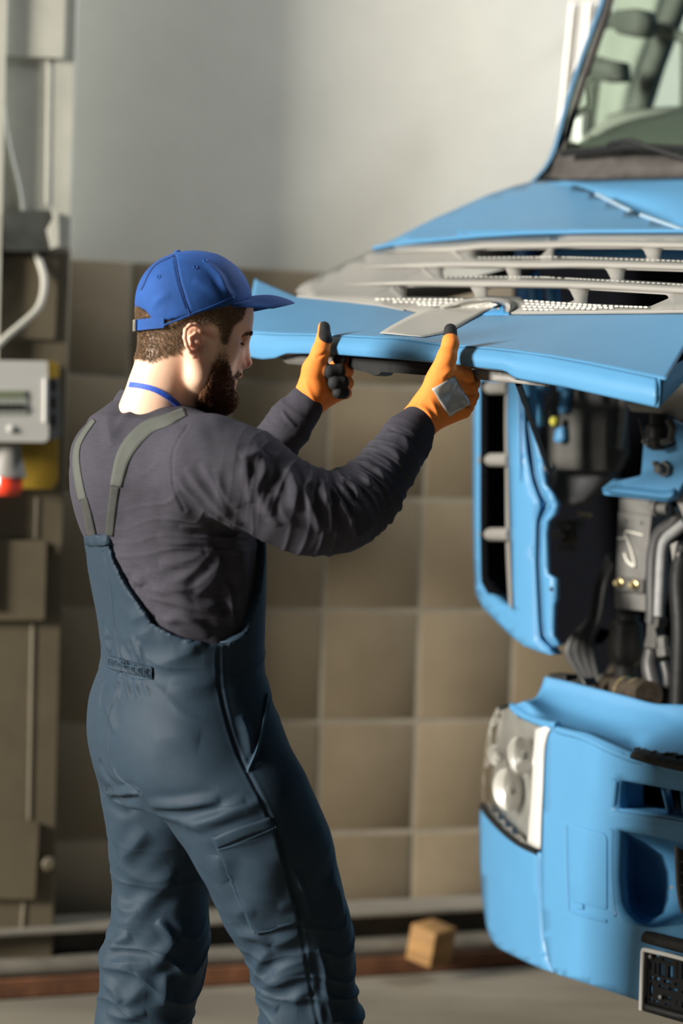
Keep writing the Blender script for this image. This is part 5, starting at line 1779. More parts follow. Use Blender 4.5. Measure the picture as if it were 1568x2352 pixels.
for x, y in ((1480, 1014), (1489, 1010), (1487, 1022), (1494, 1019)):
    MB().lathe(T(x, y, 3.32), -NRM, [(0.005, -0.01), (0.005, 0.003), (0.003, 0.006)], 10).build('connector', m_steel, truck)

# upright aluminium post, chalk squiggle and damper below it
def posty(px, py):
    return 3.50
post = MB()
def prism(poly, d, depth, m, name, parent, bevel=0.003, **k):
    o = plate(poly, d, refine=60).build(name, m, parent, solid=depth, off=-1, smooth=False, **k)
    if bevel:
        b = o.modifiers.new('bevel', 'BEVEL'); b.width = bevel; b.segments = 2; b.limit_method = 'ANGLE'; b.angle_limit = math.radians(50)
    return o
P1 = lambda *p: cpx(p, 1200, 1200, 4.261)
post = prism([(1421, 1143), (1498, 1150), (1496, 1184), (1493, 1365), (1482, 1405), (1411, 1398), (1410, 1354), (1416, 1300), (1420, 1176)], 3.50, 0.06, m_steel, 'steering_column_post', truck, label='upright cast aluminium post with a chalk squiggle')
prism([(1419, 1176), (1495, 1184), (1477, 1362), (1412, 1352)], 3.488, 0.014, m_steel, 'face_plate', post, 0.002)
prism(P1((935, 522), (1180, 560), (1178, 690), (915, 660)), 3.484, 0.006, m_grey, 'clamp_plate', post, 0.0015)
for x, y in P1((950, 592), (1095, 612)):
    MB().lathe(T(x, y, 3.482), -NRM, [(0.011, -0.005), (0.011, 0.003), (0.0075, 0.004), (0.0075, 0.014), (0.005, 0.016)], 6).build('bolt', m_zinc, post)
for x, y in ((1436, 1196), (1472, 1201)):
    MB().lathe(T(x, y, 3.486), -NRM, [(0.003, -0.005), (0.003, 0.001), (0.001, 0.0015)], 8).build('rivet', m_grey, post)
C = catmull(P1((930, 155), (1000, 150), (1010, 90), (1060, 95), (1180, 125)), 16)
MB().tube([T(x, y, 3.486) for x, y in C], 0.0026, 8, flat=0.6).build('chalk_mark', m_chalk, post)
C = catmull(P1((1015, 140), (1045, 220), (1075, 300), (1100, 425), (1030, 380), (1000, 300)), 20)
MB().tube([T(x, y, 3.486) for x, y in C], [0.0026 + 0.0022 * min(1, i / 12) for i in range(20)], 8, flat=0.6).build('chalk_mark', m_chalk, post)
dam = MB().lathe(T(1441, 1404, 3.53), (0, 0, -1), [(0.020, 0), (0.026, 0.006), (0.026, 0.020), (0.036, 0.026), (0.038, 0.05), (0.040, 0.085), (0.034, 0.11), (0.024, 0.118), (0.022, 0.14), (0.030, 0.148), (0.026, 0.17)], 24).build('rubber_damper', m_rubber, truck)
MB().cyl(T(1382, 1582, 3.50), T(1490, 1597, 3.36), 0.030, 20).build('axle_bush', m_rust, truck)
for x, y, d in ((1388, 1583, 3.49), (1436, 1590, 3.43), (1462, 1594, 3.40)):
    c = T(x, y, d)
    MB().lathe(c, UAX, [(0.031, -0.006), (0.034, -0.004), (0.034, 0.004), (0.031, 0.006)], 20).build('bush_ring', m_zinc if x > 1400 else m_steel, truck)
plate(P1((860, 1340), (910, 1330), (930, 1480), (800, 1490)), 3.52, refine=20).build('rusty_bracket', m_rust, truck, solid=0.02)
# hoses right of the post
MB().tube([T(x, y, 3.44) for x, y in catmull([(1565, 1175), (1545, 1205), (1518, 1225), (1504, 1262), (1500, 1320), (1500, 1410), (1498, 1430)], 30)], 0.017, 12).build('coolant_hose', m_rubber, truck)
MB().tube([T(x, y, 3.42) for x, y in catmull([(1575, 1200), (1550, 1220), (1528, 1240), (1520, 1270), (1516, 1340), (1513, 1415)], 30)], 0.0115, 12).build('brake_pipe', mat('grey_hose', (0.24, 0.245, 0.25), 0.5, var=0.15, vscale=50), truck)
prism(P1((1215, 920), (1330, 935), (1320, 1020), (1290, 1050), (1310, 1110), (1300, 1240), (1180, 1225), (1205, 1100)), 3.43, 0.03, m_grey, 'hose_clip', truck)
MB().lathe(T(1522, 1473, 3.41), T(1526, 1520, 3.41) - T(1522, 1473, 3.41), [(0.006, -0.012), (0.012, -0.008), (0.012, 0.012), (0.015, 0.014), (0.015, 0.030), (0.010, 0.034)], 8).build('hose_union', m_steel, truck)
MB().tube([T(x, y, 3.44) for x, y in catmull([(1498, 1490), (1494, 1530), (1506, 1580), (1522, 1620)], 20)], [0.017 + 0.004 * math.sin(i / 19 * 3.1) for i in range(20)], 12).build('coolant_hose', m_rubber, truck)
MB().tube([T(x, y, 3.42) for x, y in catmull([(1526, 1520), (1534, 1560), (1532, 1620)], 16)], 0.011, 12).build('brake_pipe', m_rubber, truck)
prism([(1545, 1135), (1560, 1120), (1600, 1160), (1600, 1215), (1575, 1205)], 3.40, 0.012, m_greyl, 'steel_strap', truck)
MB().lathe(T(1522, 1168, 3.40), -UAX, [(0.012, -0.015), (0.012, 0.01), (0.018, 0.011), (0.018, 0.02), (0.010, 0.024)], 12).build('hose_union', m_steel, truck)
prism([(1538, 1250), (1555, 1242), (1552, 1290), (1546, 1305)], 3.38, 0.01, m_greyl, 'steel_strap', truck)
MB().lathe(T(1559, 1274, 3.36), -NRM, [(0.006, -0.01), (0.006, 0.004), (0.003, 0.006)], 10).build('bolt', m_steel, truck)
MB().tube([T(x, y, 3.40) for x, y in catmull([(1575, 1250), (1560, 1330), (1565, 1450), (1560, 1620)], 16)], 0.022, 12).build('coolant_hose', m_black, truck)
# bundle of black cables sweeping down from behind the post
for k in range(7):
    o_ = (k - 3) * 5
    pts = [(1404 + o_ * .3, 1275 + k * 3, 3.60), (1382 + o_ * .5, 1340, 3.60), (1366 + o_ * .7, 1420, 3.58), (1338 + o_ * 1.4, 1462, 3.56), (1332 + o_ * 1.9, 1500, 3.55), (1352 + o_ * 1.2, 1550, 3.54), (1376 + o_ * .4, 1590, 3.53)]
    A = catmull(pts, 30)
    MB().tube([T(*a) for a in A], 0.0075, 8).build('cable', m_black if k % 2 else m_rubber, truck)
prism([(1322, 1456), (1360, 1440), (1395, 1450), (1370, 1480), (1335, 1480)], 3.60, 0.02, m_void, 'cable_tray', truck)
# small fittings deep in the bay
prism([(1277, 1195), (1322, 1193), (1320, 1215), (1277, 1212)], 3.72, 0.03, m_grey, 'relay_box', truck)
MB().tube([T(1258, 1227, 3.66), T(1292, 1230, 3.66)], 0.0055, 10).build('bolt_stud', m_steel, truck)
MB().lathe(T(1305, 1230, 3.70), -NRM, [(0.022, -0.01), (0.024, 0.0), (0.018, 0.012), (0.006, 0.014)], 16).build('horn', m_rust, truck)
prism([(1278, 1254), (1318, 1258), (1318, 1264), (1278, 1260)], 3.70, 0.01, m_rust, 'small_bracket', truck)
prism([(1326, 1178), (1354, 1180), (1352, 1188), (1326, 1186)], 3.72, 0.01, m_zinc, 'small_bracket', truck)

# --- corner panel with its air slots
def cp_d(px, py):
    xs = [1084, 1092, 1104, 1130, 1170, 1200, 1290]
    return float(np.interp(px, xs, [3.60, 3.52, 3.45, 3.38, 3.33, 3.30, 3.28]))
Q_ = lambda *p: cpx(p, 1060, 860, 3.0155)
co = Q_((95, 38), (412, 60), (415, 130), (415, 300), (425, 520), (470, 740), (530, 900), (505, 1010), (500, 1200), (510, 1500), (530, 1835), (612, 1945), (520, 1915), (430, 1880), (330, 1800), (240, 1710), (150, 1620), (98, 1520), (85, 1300), (78, 1000), (76, 700), (75, 350))
slot = Q_((135, 50), (322, 62), (318, 130), (312, 300), (325, 600), (335, 900), (345, 1200), (350, 1450), (362, 1640), (250, 1580), (180, 1510), (145, 1450), (138, 1200), (135, 900), (132, 600), (130, 300))
corner_panel = plate(rounded(co, 4), cp_d, [rounded(slot, 8)], refine=18).build('corner_panel', m_blue, truck, solid=0.035, off=-1, angle=60, label='tall blue corner panel with a dark slotted intake')
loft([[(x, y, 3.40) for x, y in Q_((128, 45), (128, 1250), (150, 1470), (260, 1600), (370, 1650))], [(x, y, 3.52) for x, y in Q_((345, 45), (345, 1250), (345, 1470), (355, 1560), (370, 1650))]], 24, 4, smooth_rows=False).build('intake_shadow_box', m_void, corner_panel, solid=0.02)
for (xa, ya, xb, yb) in ((150, 95, 340, 88), (140, 592, 345, 592), (148, 1108, 352, 1108)):
    (x0, y0), (x1, y1) = Q_((xa + 16, ya), (xb, yb))
    a, b = T(x0, y0, cp_d(x0, y0) + 0.012), T(x1, y1, cp_d(x1, y1) + 0.010)
    mb = MB().tube([a - (b - a) * 0.06, a, a.lerp(b, .5), b], [0.010, 0.0155, 0.0155, 0.0155], 14)
    mb.build('intake_bar', m_greyl, corner_panel)
(x0, y0), (x1, y1) = Q_((322, 60), (345, 1640))
loft([[(x, y, cp_d(x, y) + 0.004) for x, y in Q_((318, 60), (312, 300), (322, 700), (335, 1200), (350, 1630))], [(x, y, cp_d(x, y) + 0.04) for x, y in Q_((300, 60), (295, 300), (300, 700), (306, 1200), (325, 1600))]], 20, 3, smooth_rows=False).build('intake_edge', m_greyl, corner_panel)
# moulded bead running down the face
bead = Q_((395, 60), (398, 300), (402, 560), (408, 740))
MB().tube([T(x, y, cp_d(x, y) - 0.001) for x, y in catmull(bead, 16)], [0.008, 0.011, 0.013, 0.014, 0.015, 0.015, 0.015, 0.015, 0.015, 0.015, 0.014, 0.013, 0.012, 0.010, 0.007, 0.004], 12, flat=0.55).build('bead', m_blue, corner_panel)
# inner return: dark step, then the flange with its tab
step_l = Q_((418, 110), (425, 400), (440, 560), (480, 760), (535, 905), (505, 1015), (500, 1300), (520, 1700), (532, 1838), (620, 1925))
step_r = Q_((470, 330), (505, 560), (520, 700), (560, 820), (618, 915), (555, 1020), (548, 1300), (568, 1700), (580, 1810), (650, 1880))
step_m = [tuple(p) for p in 0.35 * lin(step_l, 44) + 0.65 * lin(step_r, 44)]
loft([[(x, y, 3.29) for x, y in step_l], [(x, y, 3.35) for x, y in step_m], [(x, y, 3.30) for x, y in step_r]], 44, None, lin_rows=True).build('inner_return', m_blue, corner_panel, solid=0.004)
fl_l = step_r
fl_r = Q_((480, 300), (530, 480), (560, 640), (572, 760), (625, 830), (658, 900), (640, 970), (590, 1020), (580, 1100), (590, 1380), (648, 1415), (648, 1560), (632, 1600), (628, 1810), (672, 1870), (655, 1882))
o_out = fl_l + fl_r[::-1]
plate(o_out, 3.297, refine=18).build('flange', m_blue, corner_panel, solid=0.012, angle=60)
c = Q_((618, 1487))[0]
MB().lathe(T(c[0], c[1], 3.294), -NRM, [(0.004, -0.004), (0.004, 0.001), (0.002, 0.002)], 10).build('rivet', m_black, corner_panel)

# --- bumper
TOFF[0] = 0.15
def bp_d(px, py):
    return float(np.interp(px, [1098, 1102, 1110, 1125, 1150, 1190, 1250, 1350, 1475, 1640], [3.66, 3.60, 3.54, 3.47, 3.41, 3.35, 3.30, 3.25, 3.21, 3.19]))
R_ = lambda *p: cpx(p, 1060, 1540, 2.896)
bcorner = R_((122, 885), (150, 925), (200, 985), (300, 1080), (400, 1155), (522, 1218), (524, 1400), (530, 1600), (545, 1800), (570, 1920), (612, 2012), (520, 1980), (420, 1935), (320, 1885), (235, 1840), (190, 1780), (160, 1690), (135, 1500), (120, 1250), (116, 1050))
plate(rounded(bcorner, 5), bp_d, refine=16).build('bumper_corner', m_blue, truck, solid=0.03, off=-1, angle=60, label='light blue bumper corner below the headlamp')
bmain = R_((560, 440), (585, 400), (620, 380), (800, 420), (1080, 545), (1105, 545), (1130, 570), (1470, 655), (1680, 705), (1680, 2330), (1471, 2290), (1200, 2205), (900, 2105), (612, 2012), (572, 1920), (548, 1800), (534, 1600), (528, 1300), (540, 800))
rec1 = R_((1035, 725), (1471, 805), (1680, 845), (1680, 1060), (1471, 1010), (1020, 935), (1015, 900), (1022, 780))
rec2 = R_((1020, 1055), (1300, 1110), (1471, 1150), (1680, 1195), (1680, 1700), (1471, 1690), (1250, 1715), (1120, 1690), (1050, 1620), (1025, 1560), (1010, 1400))
door = rounded(R_((735, 1025), (945, 1085), (962, 1120), (962, 1590), (725, 1535), (712, 1400), (715, 1040)), 5)
bumper = plate(rounded(bmain, 5), bp_d, [rounded(rec1, 8), rounded(rec2, 10)], refine=18).build('bumper', m_blue, truck, solid=0.03, off=-1, angle=60, label='light blue front bumper with step recesses')
# recess bowls
def bowl(outer, inset, depth, name, mm, parent):
    n = len(outer)
    cx = sum(p[0] for p in outer) / n; cy = sum(p[1] for p in outer) / n
    rings = []
    for t, dd in ((0.0, 0.0), (0.05, 0.035), (0.16, 0.08), (0.35, depth * .9), (0.7, depth), (0.97, depth)):
        rings.append([T(x + (cx + inset - x) * t, y + (cy - y) * t, bp_d(x, y) * (1 - t) + bp_d(cx, cy) * t + dd + 0.002) for x, y in outer])
    mb = MB(); mb.add([v for r in rings for v in r], [(i * n + j, i * n + (j + 1) % n, (i + 1) * n + (j + 1) % n, (i + 1) * n + j) for i in range(len(rings) - 1) for j in range(n)])
    return mb.build(name, mm, parent, angle=80)
bowl(rounded(rec2, 10), 40, 0.14, 'step_recess', m_blue, bumper)
# upper recess: floor, back and two blue webs with black gaps
loft([[(x, y, bp_d(x, y) + 0.01) for x, y in R_((1020, 935), (1471, 1010), (1680, 1060))], [(x, y, bp_d(x, y) + 0.14) for x, y in R_((1060, 890), (1471, 950), (1680, 990))]], 12, 4, smooth_rows=False).build('recess_floor', m_blue, bumper, solid=0.006)
loft([[(x, y, bp_d(x, y) + 0.01) for x, y in R_((1035, 725), (1025, 800), (1018, 930))], [(x, y, bp_d(x, y) + 0.11) for x, y in R_((1190, 750), (1190, 830), (1200, 905))]], 8, 8).build('recess_side', m_blue, bumper, solid=0.006)
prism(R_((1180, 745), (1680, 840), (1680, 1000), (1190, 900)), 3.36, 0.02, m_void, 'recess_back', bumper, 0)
for a, b in (((1322, 775), (1368, 975)), ((1450, 790), (1471, 1000))):
    pa, pb = R_(a, b)
    loft([[(pa[0], pa[1], 3.24), (pb[0], pb[1], 3.24)], [(pa[0] + 14, pa[1], 3.34), (pb[0] + 14, pb[1], 3.34)]], 4, 3, smooth_rows=False).build('web', m_blue, bumper, solid=0.006)
# cover plate of the tow point, a raised panel with a lip
dp = plate(door, lambda x, y: bp_d(x, y) - 0.004, refine=18).build('tow_cover', m_blue, bumper, solid=0.010, off=-1)
b = dp.modifiers.new('bevel', 'BEVEL'); b.width = 0.004; b.segments = 3; b.limit_method = 'ANGLE'; b.angle_limit = math.radians(50)
MB().tube([T(x, y, bp_d(x, y) + 0.001) for x, y in R_((700, 1030), (704, 1300), (714, 1590))], 0.0042, 10).build('bead', m_blue, bumper)
MB().tube([T(x, y, bp_d(x, y) + 0.001) for x, y in R_((735, 1600), (850, 1640), (970, 1668))], 0.004, 10).build('bead', m_blue, bumper)
prism(R_((748, 1542), (800, 1555), (802, 1590), (752, 1580)), lambda x, y: bp_d(x, y) - 0.008, 0.008, m_blue, 'catch', dp, 0.002)
for pts in (R_((1028, 725), (1018, 820), (1010, 905)), R_((1008, 1058), (1002, 1250), (1006, 1430), (1020, 1590), (1032, 1630))):
    MB().tube([T(x, y, bp_d(x, y) + 0.003) for x, y in catmull(pts, 14)], 0.0065, 12).build('recess_lip', m_blue, bumper)
MB().tube([T(x, y, bp_d(x, y) + 0.004) for x, y in catmull(R_((512, 1230), (518, 1500), (530, 1700), (545, 1810)), 14)], 0.005, 10).build('seam_bead', m_blue, bumper)
# top ledge with its upstanding flange
ledge = loft([[(x, y, 3.44) for x, y in R_((552, 40), (700, 72), (860, 112), (1100, 172), (1275, 218), (1430, 226), (1640, 235))],
      [(x, y, 3.43) for x, y in R_((525, 120), (700, 165), (860, 205), (1080, 262), (1300, 300), (1440, 330), (1640, 350))],
      [(x, y, 3.40) for x, y in R_((490, 178), (660, 262), (860, 330), (1080, 380), (1290, 395), (1400, 400), (1640, 430))],
      [(x, y, 3.34) for x, y in R_((420, 205), (620, 330), (860, 400), (1060, 470), (1150, 500), (1300, 470), (1640, 520))],
      [(x, y, bp_d(x, y) - 0.004) for x, y in R_((345, 232), (620, 372), (800, 425), (1000, 520), (1085, 552), (1130, 572), (1640, 700))]], 46, 22)
ledge.build('bumper_top', m_blue, truck, solid=0.012, off=-1, angle=70)
MB().tube([T(x, y, bp_d(x, y) + 0.004) for x, y in catmull(R_((345, 222), (352, 255), (420, 300), (500, 335), (580, 362), (640, 368)), 20)], 0.009, 12).build('ledge_lip', m_blue, truck)
for q in (R_((570, 20), (690, 30), (690, 75), (590, 50)), R_((735, 62), (800, 50), (830, 105), (740, 85))):
    prism(q, 3.50, 0.04, m_black, 'bump_stop', truck)
# rubber treads
def tread(poly, d, name='step_tread'):
    return prism(poly, d, 0.10, m_tread, name, truck, 0.004)
t1 = loft([[(x, y, bp_d(x, y) - 0.012) for x, y in R_((1130, 575), (1300, 625), (1471, 662), (1680, 705))], [(x, y, bp_d(x, y) - 0.016) for x, y in R_((1132, 560), (1300, 600), (1471, 636), (1680, 680))],
           [(x, y, bp_d(x, y) + 0.01) for x, y in R_((1155, 545), (1300, 580), (1471, 612), (1680, 655))], [(x, y, bp_d(x, y) + 0.16) for x, y in R_((1260, 515), (1350, 530), (1471, 540), (1680, 560))]], 24, 12)
t1.build('step_tread', m_tread, truck, solid=0.004)
t2 = loft([[(x, y, bp_d(x, y) - 0.012) for x, y in R_((1200, 1795), (1300, 1825), (1471, 1872), (1680, 1920))], [(x, y, bp_d(x, y) - 0.018) for x, y in R_((1205, 1765), (1300, 1785), (1471, 1830), (1680, 1880))],
           [(x, y, bp_d(x, y) + 0.01) for x, y in R_((1235, 1742), (1300, 1752), (1471, 1790), (1680, 1840))], [(x, y, bp_d(x, y) + 0.13) for x, y in R_((1290, 1722), (1350, 1722), (1471, 1715), (1680, 1720))]], 24, 12)
t2.build('step_tread', m_tread, truck, solid=0.004)
rr = random.Random(5)
for o_, (x0, y0, x1, y1, hh) in enumerate(((1165, 540, 1471, 585, 26), (1240, 1738, 1471, 1772, 34))):
    mb = MB()
    for i in range(26):
        t = i / 25; k = rr.random()
        x = x0 + (x1 + 120 - x0) * t; y = y0 + (y1 + 14 - y0) * t - hh * k * 0.9
        (px, py), = R_((x, y))
        mb.lathe(T(px, py, bp_d(px, py) + 0.02 + 0.10 * k), (0, 0, 1), [(0.006, -0.004), (0.006, 0.002), (0.004, 0.004)], 6)
    mb.build('tread_studs', m_tread, truck, kind='stuff')
# grille at the right edge of the lower recess
gq = prism(R_((1420, 1165), (1680, 1200), (1680, 1690), (1500, 1660), (1455, 1590), (1435, 1400)), 3.27, 0.02, m_black, 'lower_grille', truck)
MB().tube([T(x, y, 3.262) for x, y in catmull(R_((1428, 1170), (1432, 1300), (1440, 1450), (1455, 1560), (1471, 1610)), 14)], 0.004, 8).build('grille_trim', m_greyl, gq)
for yy in (1270, 1345, 1425, 1505):
    MB().tube([T(x, y, 3.262) for x, y in R_((1448, yy), (1600, yy + 8))], 0.002, 6).build('grille_bar', m_grey, gq)
# licence-plate carrier, empty
H_ = lambda *p: cpx(p, 1400, 2050, 7.786)
n_hole = [H_((790, 1100), (885, 1120), (885, 1165), (790, 1145)), H_((935, 1165), (1120, 1212), (1120, 1260), (932, 1215)), H_((712, 1240), (740, 1245), (738, 1380), (708, 1380)),
          H_((805, 1250), (832, 1255), (830, 1465), (800, 1460)), H_((880, 1260), (990, 1285), (990, 1510), (872, 1480)), H_((1045, 1305), (1155, 1330), (1155, 1555), (1038, 1525)),
          H_((1200, 1240), (1215, 1240), (1210, 1555), (1196, 1555)), H_((810, 1510), (900, 1530), (895, 1590), (808, 1565)), H_((965, 1550), (1108, 1590), (1100, 1645), (958, 1610)),
          H_((1160, 1610), (1230, 1625), (1222, 1680), (1158, 1660)), H_((875, 1640), (1022, 1680), (1018, 1735), (868, 1695)), H_((1058, 1690), (1210, 1735), (1208, 1785), (1052, 1745)),
          H_((720, 1600), (750, 1600), (762, 1720), (745, 1860), (712, 1855), (708, 1720)), H_((1003, 1855), (1125, 1885), (1118, 1940), (998, 1905)), H_((985, 1980), (1088, 2005), (1085, 2040), (980, 2010)),
          H_((785, 1925), (870, 1945), (868, 1970), (780, 1950)), H_((625, 1850), (665, 1880), (655, 1970), (622, 1975)), H_((1190, 1910), (1205, 1910), (1200, 2030), (1186, 2030)),
          H_((1285, 1240), (1420, 1270), (1420, 1580), (1285, 1550)), H_((1285, 1750), (1420, 1780), (1420, 1830), (1285, 1800)), H_((1285, 1960), (1420, 1990), (1420, 2080), (1285, 2060)), circ(1400 + 745 / 7.786, 2050 + 1520 / 7.786, 4), circ(1400 + 722 / 7.786, 2050 + 1908 / 7.786, 3.4)]
po = H_((590, 1030), (1700, 1300), (1700, 2440), (580, 2115), (575, 1900))
carrier = plate(po, 3.165, [rounded(h, 1.6, 2) for h in n_hole], refine=14).build('plate_carrier', mat('gloss_black_plastic', (0.006, 0.006, 0.007), 0.3, spec=0.25), truck, solid=0.006, smooth=False, label='empty black licence plate carrier with a white edge')
plate(H_((560, 2100), (1700, 2430), (1700, 2300), (600, 1990)), 3.155, refine=20).build('carrier_lip', m_black, carrier, solid=0.01)
MB().tube([T(x, y, 3.155) for x, y in rounded(H_((556, 2100), (575, 1400), (592, 1015), (1000, 1105), (1400, 1210), (1700, 1290)), 5, 4, idx=[2])], 0.0042, 10).build('white_edge', m_white, carrier)
for q in ((732, 1145), (910, 1870)):
    (x, y), = H_(q)
    MB().lathe(T(x, y, 3.16), -NRM, [(0.0045, -0.002), (0.0042, 0.003), (0.001, 0.005)], 12).build('screw', m_steel, carrier)
# lower face of the bumper behind the carrier
# --- headlamp
lamp_o = R_((345, 222), (300, 225), (240, 240), (205, 280), (180, 350), (160, 450), (145, 600), (132, 750), (130, 870), (155, 915), (210, 985), (300, 1070), (380, 1130), (440, 1165), (525, 1190), (535, 900), (548, 620), (580, 430), (612, 380), (560, 350), (480, 330), (400, 290))
def lm_d(px, py):
    return bp_d(px, py) + 0.004 - 0.012 * math.sin(min(1, max(0, (px - 1105) / 150)) * 3.14) + max(0, (1660 - py)) / 60 * 0.06
m_lens = mat('headlamp_lens', (0.93, 0.94, 0.93), 0.06, trans=1.0)
m_lens.node_tree.nodes['Principled BSDF'].inputs['IOR'].default_value = 1.12
m_refl = mat('headlamp_reflector', (0.80, 0.79, 0.75), 0.40, 0.15, var=0.15, vscale=14, bump=0.8, bscale=25)
lens = plate(rounded(lamp_o, 4), lm_d, refine=16).build('headlamp', m_refl, truck, angle=70, label='clear headlamp with silver reflector')
lens.data.materials.clear(); lens.data.materials.append(m_refl)
for v in lens.data.vertices:
    v.co += NRM * 0.035
lens.modifiers.new('s', 'SOLIDIFY').thickness = 0.004
cover = plate(rounded(lamp_o, 4), lm_d, refine=16).build('lens', m_lens, lens, solid=0.003, off=-1, angle=70)
for (q, r) in (((420, 560), 0.040), ((330, 790), 0.045), ((250, 560), 0.022)):
    (x, y), = R_(q)
    MB().lathe(T(x, y, lm_d(x, y) + 0.030), -NRM, [(r * .3, -0.004), (r * .75, 0.0), (r, 0.012), (r * .92, 0.012), (r * .6, 0.003), (r * .22, -0.001), (r * .2, 0.010), (r * .1, 0.012)], 24).build('reflector_bowl', mat('lamp_bowl', (0.46, 0.45, 0.42), 0.3, 0.3), lens)
loft([[(x, y, lm_d(x, y) - 0.003) for x, y in R_((495, 390), (480, 600), (470, 800), (455, 1000), (442, 1150))], [(x, y, lm_d(x, y) - 0.010) for x, y in R_((545, 375), (525, 600), (512, 800), (500, 1000), (490, 1175))], [(x, y, lm_d(x, y) - 0.003) for x, y in R_((600, 372), (560, 500), (545, 800), (535, 1000), (530, 1190))]], 20, 8).build('lamp_trim', m_white, lens, solid=0.003)
MB().tube([T(x, y, bp_d(x, y) + 0.01) for x, y in catmull(R_((145, 905), (200, 975), (300, 1075), (400, 1148), (520, 1205)), 20)], 0.010, 10).build('gasket', m_black, lens)

TOFF[0] = 0.0

# ================================================================ fittings on the pillar
PF = lambda x, y, d: pil_pt(x, y, pil_off + d)
def pprism(poly, off, depth, m, name, parent, bevel=0.003, **k):
    o = plate(poly, off, fn=PF, refine=60).build(name, m, parent, solid=depth, off=-1, smooth=False, **k)
    if bevel:
        b = o.modifiers.new('bevel', 'BEVEL'); b.width = bevel; b.segments = 2; b.limit_method = 'ANGLE'; b.angle_limit = math.radians(50)
    return o
m_yel = mat('yellow_board', (0.30, 0.19, 0.012), 0.6, var=0.12, vscale=8)
m_meter = mat('meter_grey', (0.50, 0.50, 0.48), 0.35, coat=0.3)
m_meterd = mat('meter_shadow_grey', (0.17, 0.17, 0.16), 0.5)
board = pprism([(-120, 832), (112, 830), (133, 832), (136, 850), (134, 1105), (122, 1124), (-120, 1122)], 0.034, 0.012, m_yel, 'mounting_board', None)
tag(board, 'yellow board with a cut corner behind the electricity meter on the pillar', 'board')
meter = empty('electricity_meter', pil(20, 1015, pil_off + 0.05), 'grey electricity meter with a clear cover on the yellow board', 'meter')
pprism(rounded([(-130, 872), (138, 868), (142, 1000), (130, 1010), (-130, 1012)], 6), 0.085, 0.050, m_meterd, 'base', meter, 0.004)
pprism(rounded([(-130, 826), (110, 829), (112, 1008), (104, 1016), (-130, 1014)], 7), 0.160, 0.075, m_meter, 'body', meter, 0.008)
pprism([(-130, 896), (62, 896), (64, 952), (-130, 952)], 0.163, 0.003, mat('meter_face', (0.30, 0.31, 0.28), 0.5), 'face', meter, 0.001)
pprism([(-130, 900), (56, 898), (58, 912), (-130, 913)], 0.165, 0.002, mat('display_green', (0.17, 0.20, 0.12), 0.4), 'display', meter, 0)
mb = MB()
for i in range(9):
    x = -72 + i * 15
    c = PF(x, 934, 0.166)
    mb.box(c, (0.009, 0.004, 0.013), RW)
mb.build('counter_wheels', m_black, meter, kind='stuff')
MB().tube([PF(104, 870, 0.163), PF(103, 970, 0.163)], 0.005, 10).build('cover_edge', m_white, meter)
MB().lathe(PF(25, 985, 0.160), WN, [(0.010, -0.004), (0.010, 0.004), (0.005, 0.007)], 14).build('seal', m_white, meter)
for y in (885, 925, 965):
    pprism([(118, y - 14), (127, y - 14), (127, y + 14), (118, y + 14)], 0.092, 0.01, m_black, 'terminal_slot', meter, 0)
sock = empty('power_connector', pil(20, 1130, pil_off + 0.05), 'grey power connector with a red collar under the meter', 'connector')
MB().lathe(PF(20, 1022, 0.11), (0, 0, -1), [(0.030, 0), (0.034, 0.03), (0.045, 0.072), (0.047, 0.080), (0.040, 0.082)], 20).build('housing', m_greyl, sock)
MB().lathe(PF(16, 1086, 0.11), (0, 0, -1), [(0.036, 0), (0.040, 0.01), (0.040, 0.042), (0.030, 0.056), (0.01, 0.060)], 24).build('collar', mat('red_collar', (0.75, 0.055, 0.02), 0.25, coat=0.5), sock)
jb = empty('junction_box', pil(70, 578, pil_off), 'dark junction box with a torn grey cover on the pillar', 'box')
pprism(rounded([(8, 484), (132, 482), (134, 566), (120, 576), (10, 576)], 6), 0.050, 0.05, mat('dark_box', (0.055, 0.058, 0.052), 0.6, var=0.5, vscale=8), 'body', jb, 0.004)
pprism([(118, 484), (134, 482), (136, 566), (118, 572), (108, 528), (124, 500)], 0.056, 0.006, m_pgrey, 'cover', jb, 0.001)
cab = MB().tube([PF(x, y, d) for x, y, d in catmull([(82, 580, .02), (92, 606, .03), (101, 640, .04), (98, 680, .05), (84, 712, .06), (50, 744, .07), (10, 778, .08), (-40, 830, .09)], 30)], 0.0085, 10).build('cable', mat('cable_sheath', (0.42, 0.41, 0.36), 0.6))
tag(cab, 'pale cable looping below the dark junction box', 'cable')
cab2 = MB().tube([PF(x, y, d) for x, y, d in catmull([(4, 230, .012), (12, 300, .012), (26, 370, .014), (40, 430, .016), (48, 486, .02)], 20)], 0.0075, 10).build('cable', m_pgrey)
tag(cab2, 'grey painted cable running down into the dark junction box', 'cable')

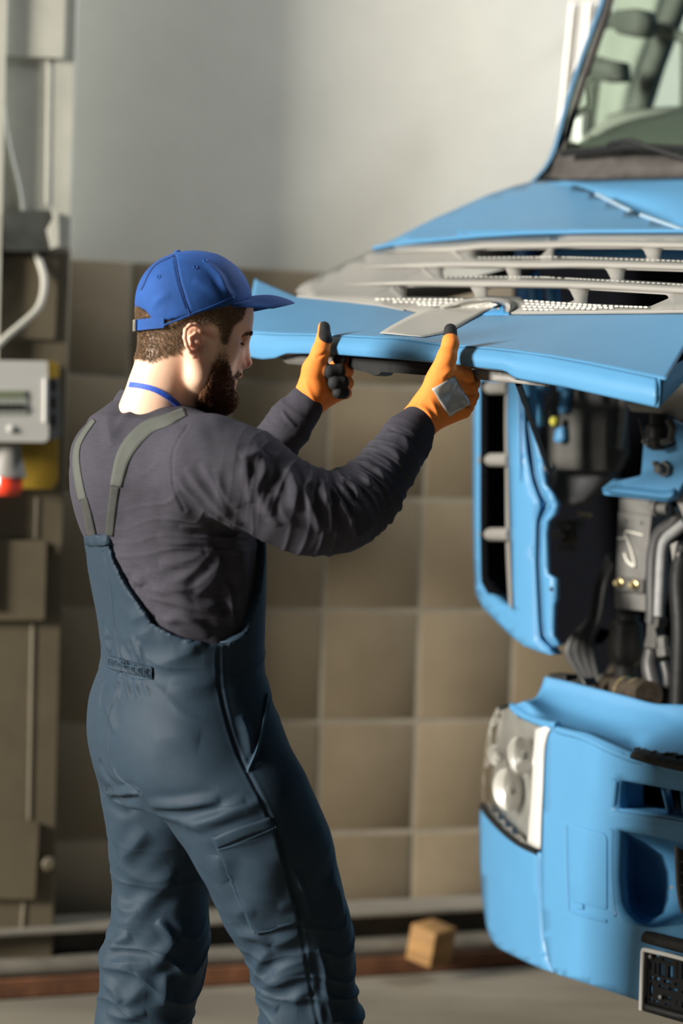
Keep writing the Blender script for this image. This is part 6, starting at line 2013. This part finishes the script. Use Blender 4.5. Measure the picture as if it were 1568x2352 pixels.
# ================================================================ along the foot of the wall
m_beam = mat('beam_grey', (0.20, 0.185, 0.155), 0.6, 0.2, var=0.25, vscale=10, stretch=(0.4, 3, 3), bump=0.2)
m_beamr = mat('beam_rusty', (0.15, 0.062, 0.028), 0.7, 0.1, var=0.45, vscale=9, bump=0.4)
m_beamd = mat('beam_dark', (0.045, 0.04, 0.035), 0.7, var=0.4, vscale=12)
bd_dir = Vector((1, 0.375, 0)).normalized()
bn = Vector((bd_dir.y, -bd_dir.x, 0))
b0 = Vector((-0.72, 5.60, 0))
RB = Matrix((bd_dir, -bn, Vector((0, 0, 1)))).transposed()
beam = empty('steel_beam', b0 + bd_dir * 0.8, 'long steel beam lying on the floor along the wall', 'beam')
mid = b0 + bd_dir * 0.75
L = 4.6
MB().box(mid - bn * 0.07 + Vector((0, 0, 0.160)), (L, 0.15, 0.014), RB).build('top_flange', m_beam, beam, bevel=0.003)
MB().box(mid - bn * 0.07 + Vector((0, 0, 0.085)), (L, 0.014, 0.14), RB).build('web', m_beamd, beam)
MB().box(mid - bn * 0.07 + Vector((0, 0, 0.008)), (L, 0.15, 0.014), RB).build('bottom_flange', m_beamd, beam, bevel=0.003)
angle = empty('angle_iron', b0 + bn * 0.05, 'rusty angle iron lying in front of the steel beam', 'beam')
MB().box(mid + bn * 0.045 + Vector((0, 0, 0.034)), (L, 0.012, 0.036), RB).build('upright_leg', m_beamr, angle, bevel=0.002)
MB().box(mid + bn * 0.020 + Vector((0, 0, 0.010)), (L, 0.06, 0.012), RB).build('flat_leg', m_beamr, angle, bevel=0.002)
pipe = MB().tube([mid - bn * 0.035 + bd_dir * s + Vector((0, 0, 0.060)) for s in (-2.3, 2.3)], 0.028, 14).build('pipe', m_beam)
tag(pipe, 'grey pipe lying in the groove of the steel beam', 'pipe')
# off-cut of timber perched on the steel
c = P(990, 2166, 5.86)
Rk = Matrix.Rotation(math.radians(-38), 3, 'Z') @ Matrix.Rotation(math.radians(10), 3, 'Y')
m_wood = mat('pine_end', (0.62, 0.45, 0.22), 0.7, var=0.2, vscale=6, stretch=(3, 3, 30), bump=0.3)
m_woods = mat('pine_side', (0.26, 0.14, 0.045), 0.75, var=0.3, vscale=5, stretch=(1, 1, 12), bump=0.3)
blk = MB().bbox(c, (0.085, 0.10, 0.100), Rk, 0.005).build('wooden_block', m_woods)
blk.data.materials.append(m_wood)
for f in blk.data.polygons:
    if f.normal.dot(Rk @ Vector((-1, 0, 0))) > 0.7:
        f.material_index = 1
tag(blk, 'sawn pine block resting on the steel beam at the foot of the tiled wall', 'block')
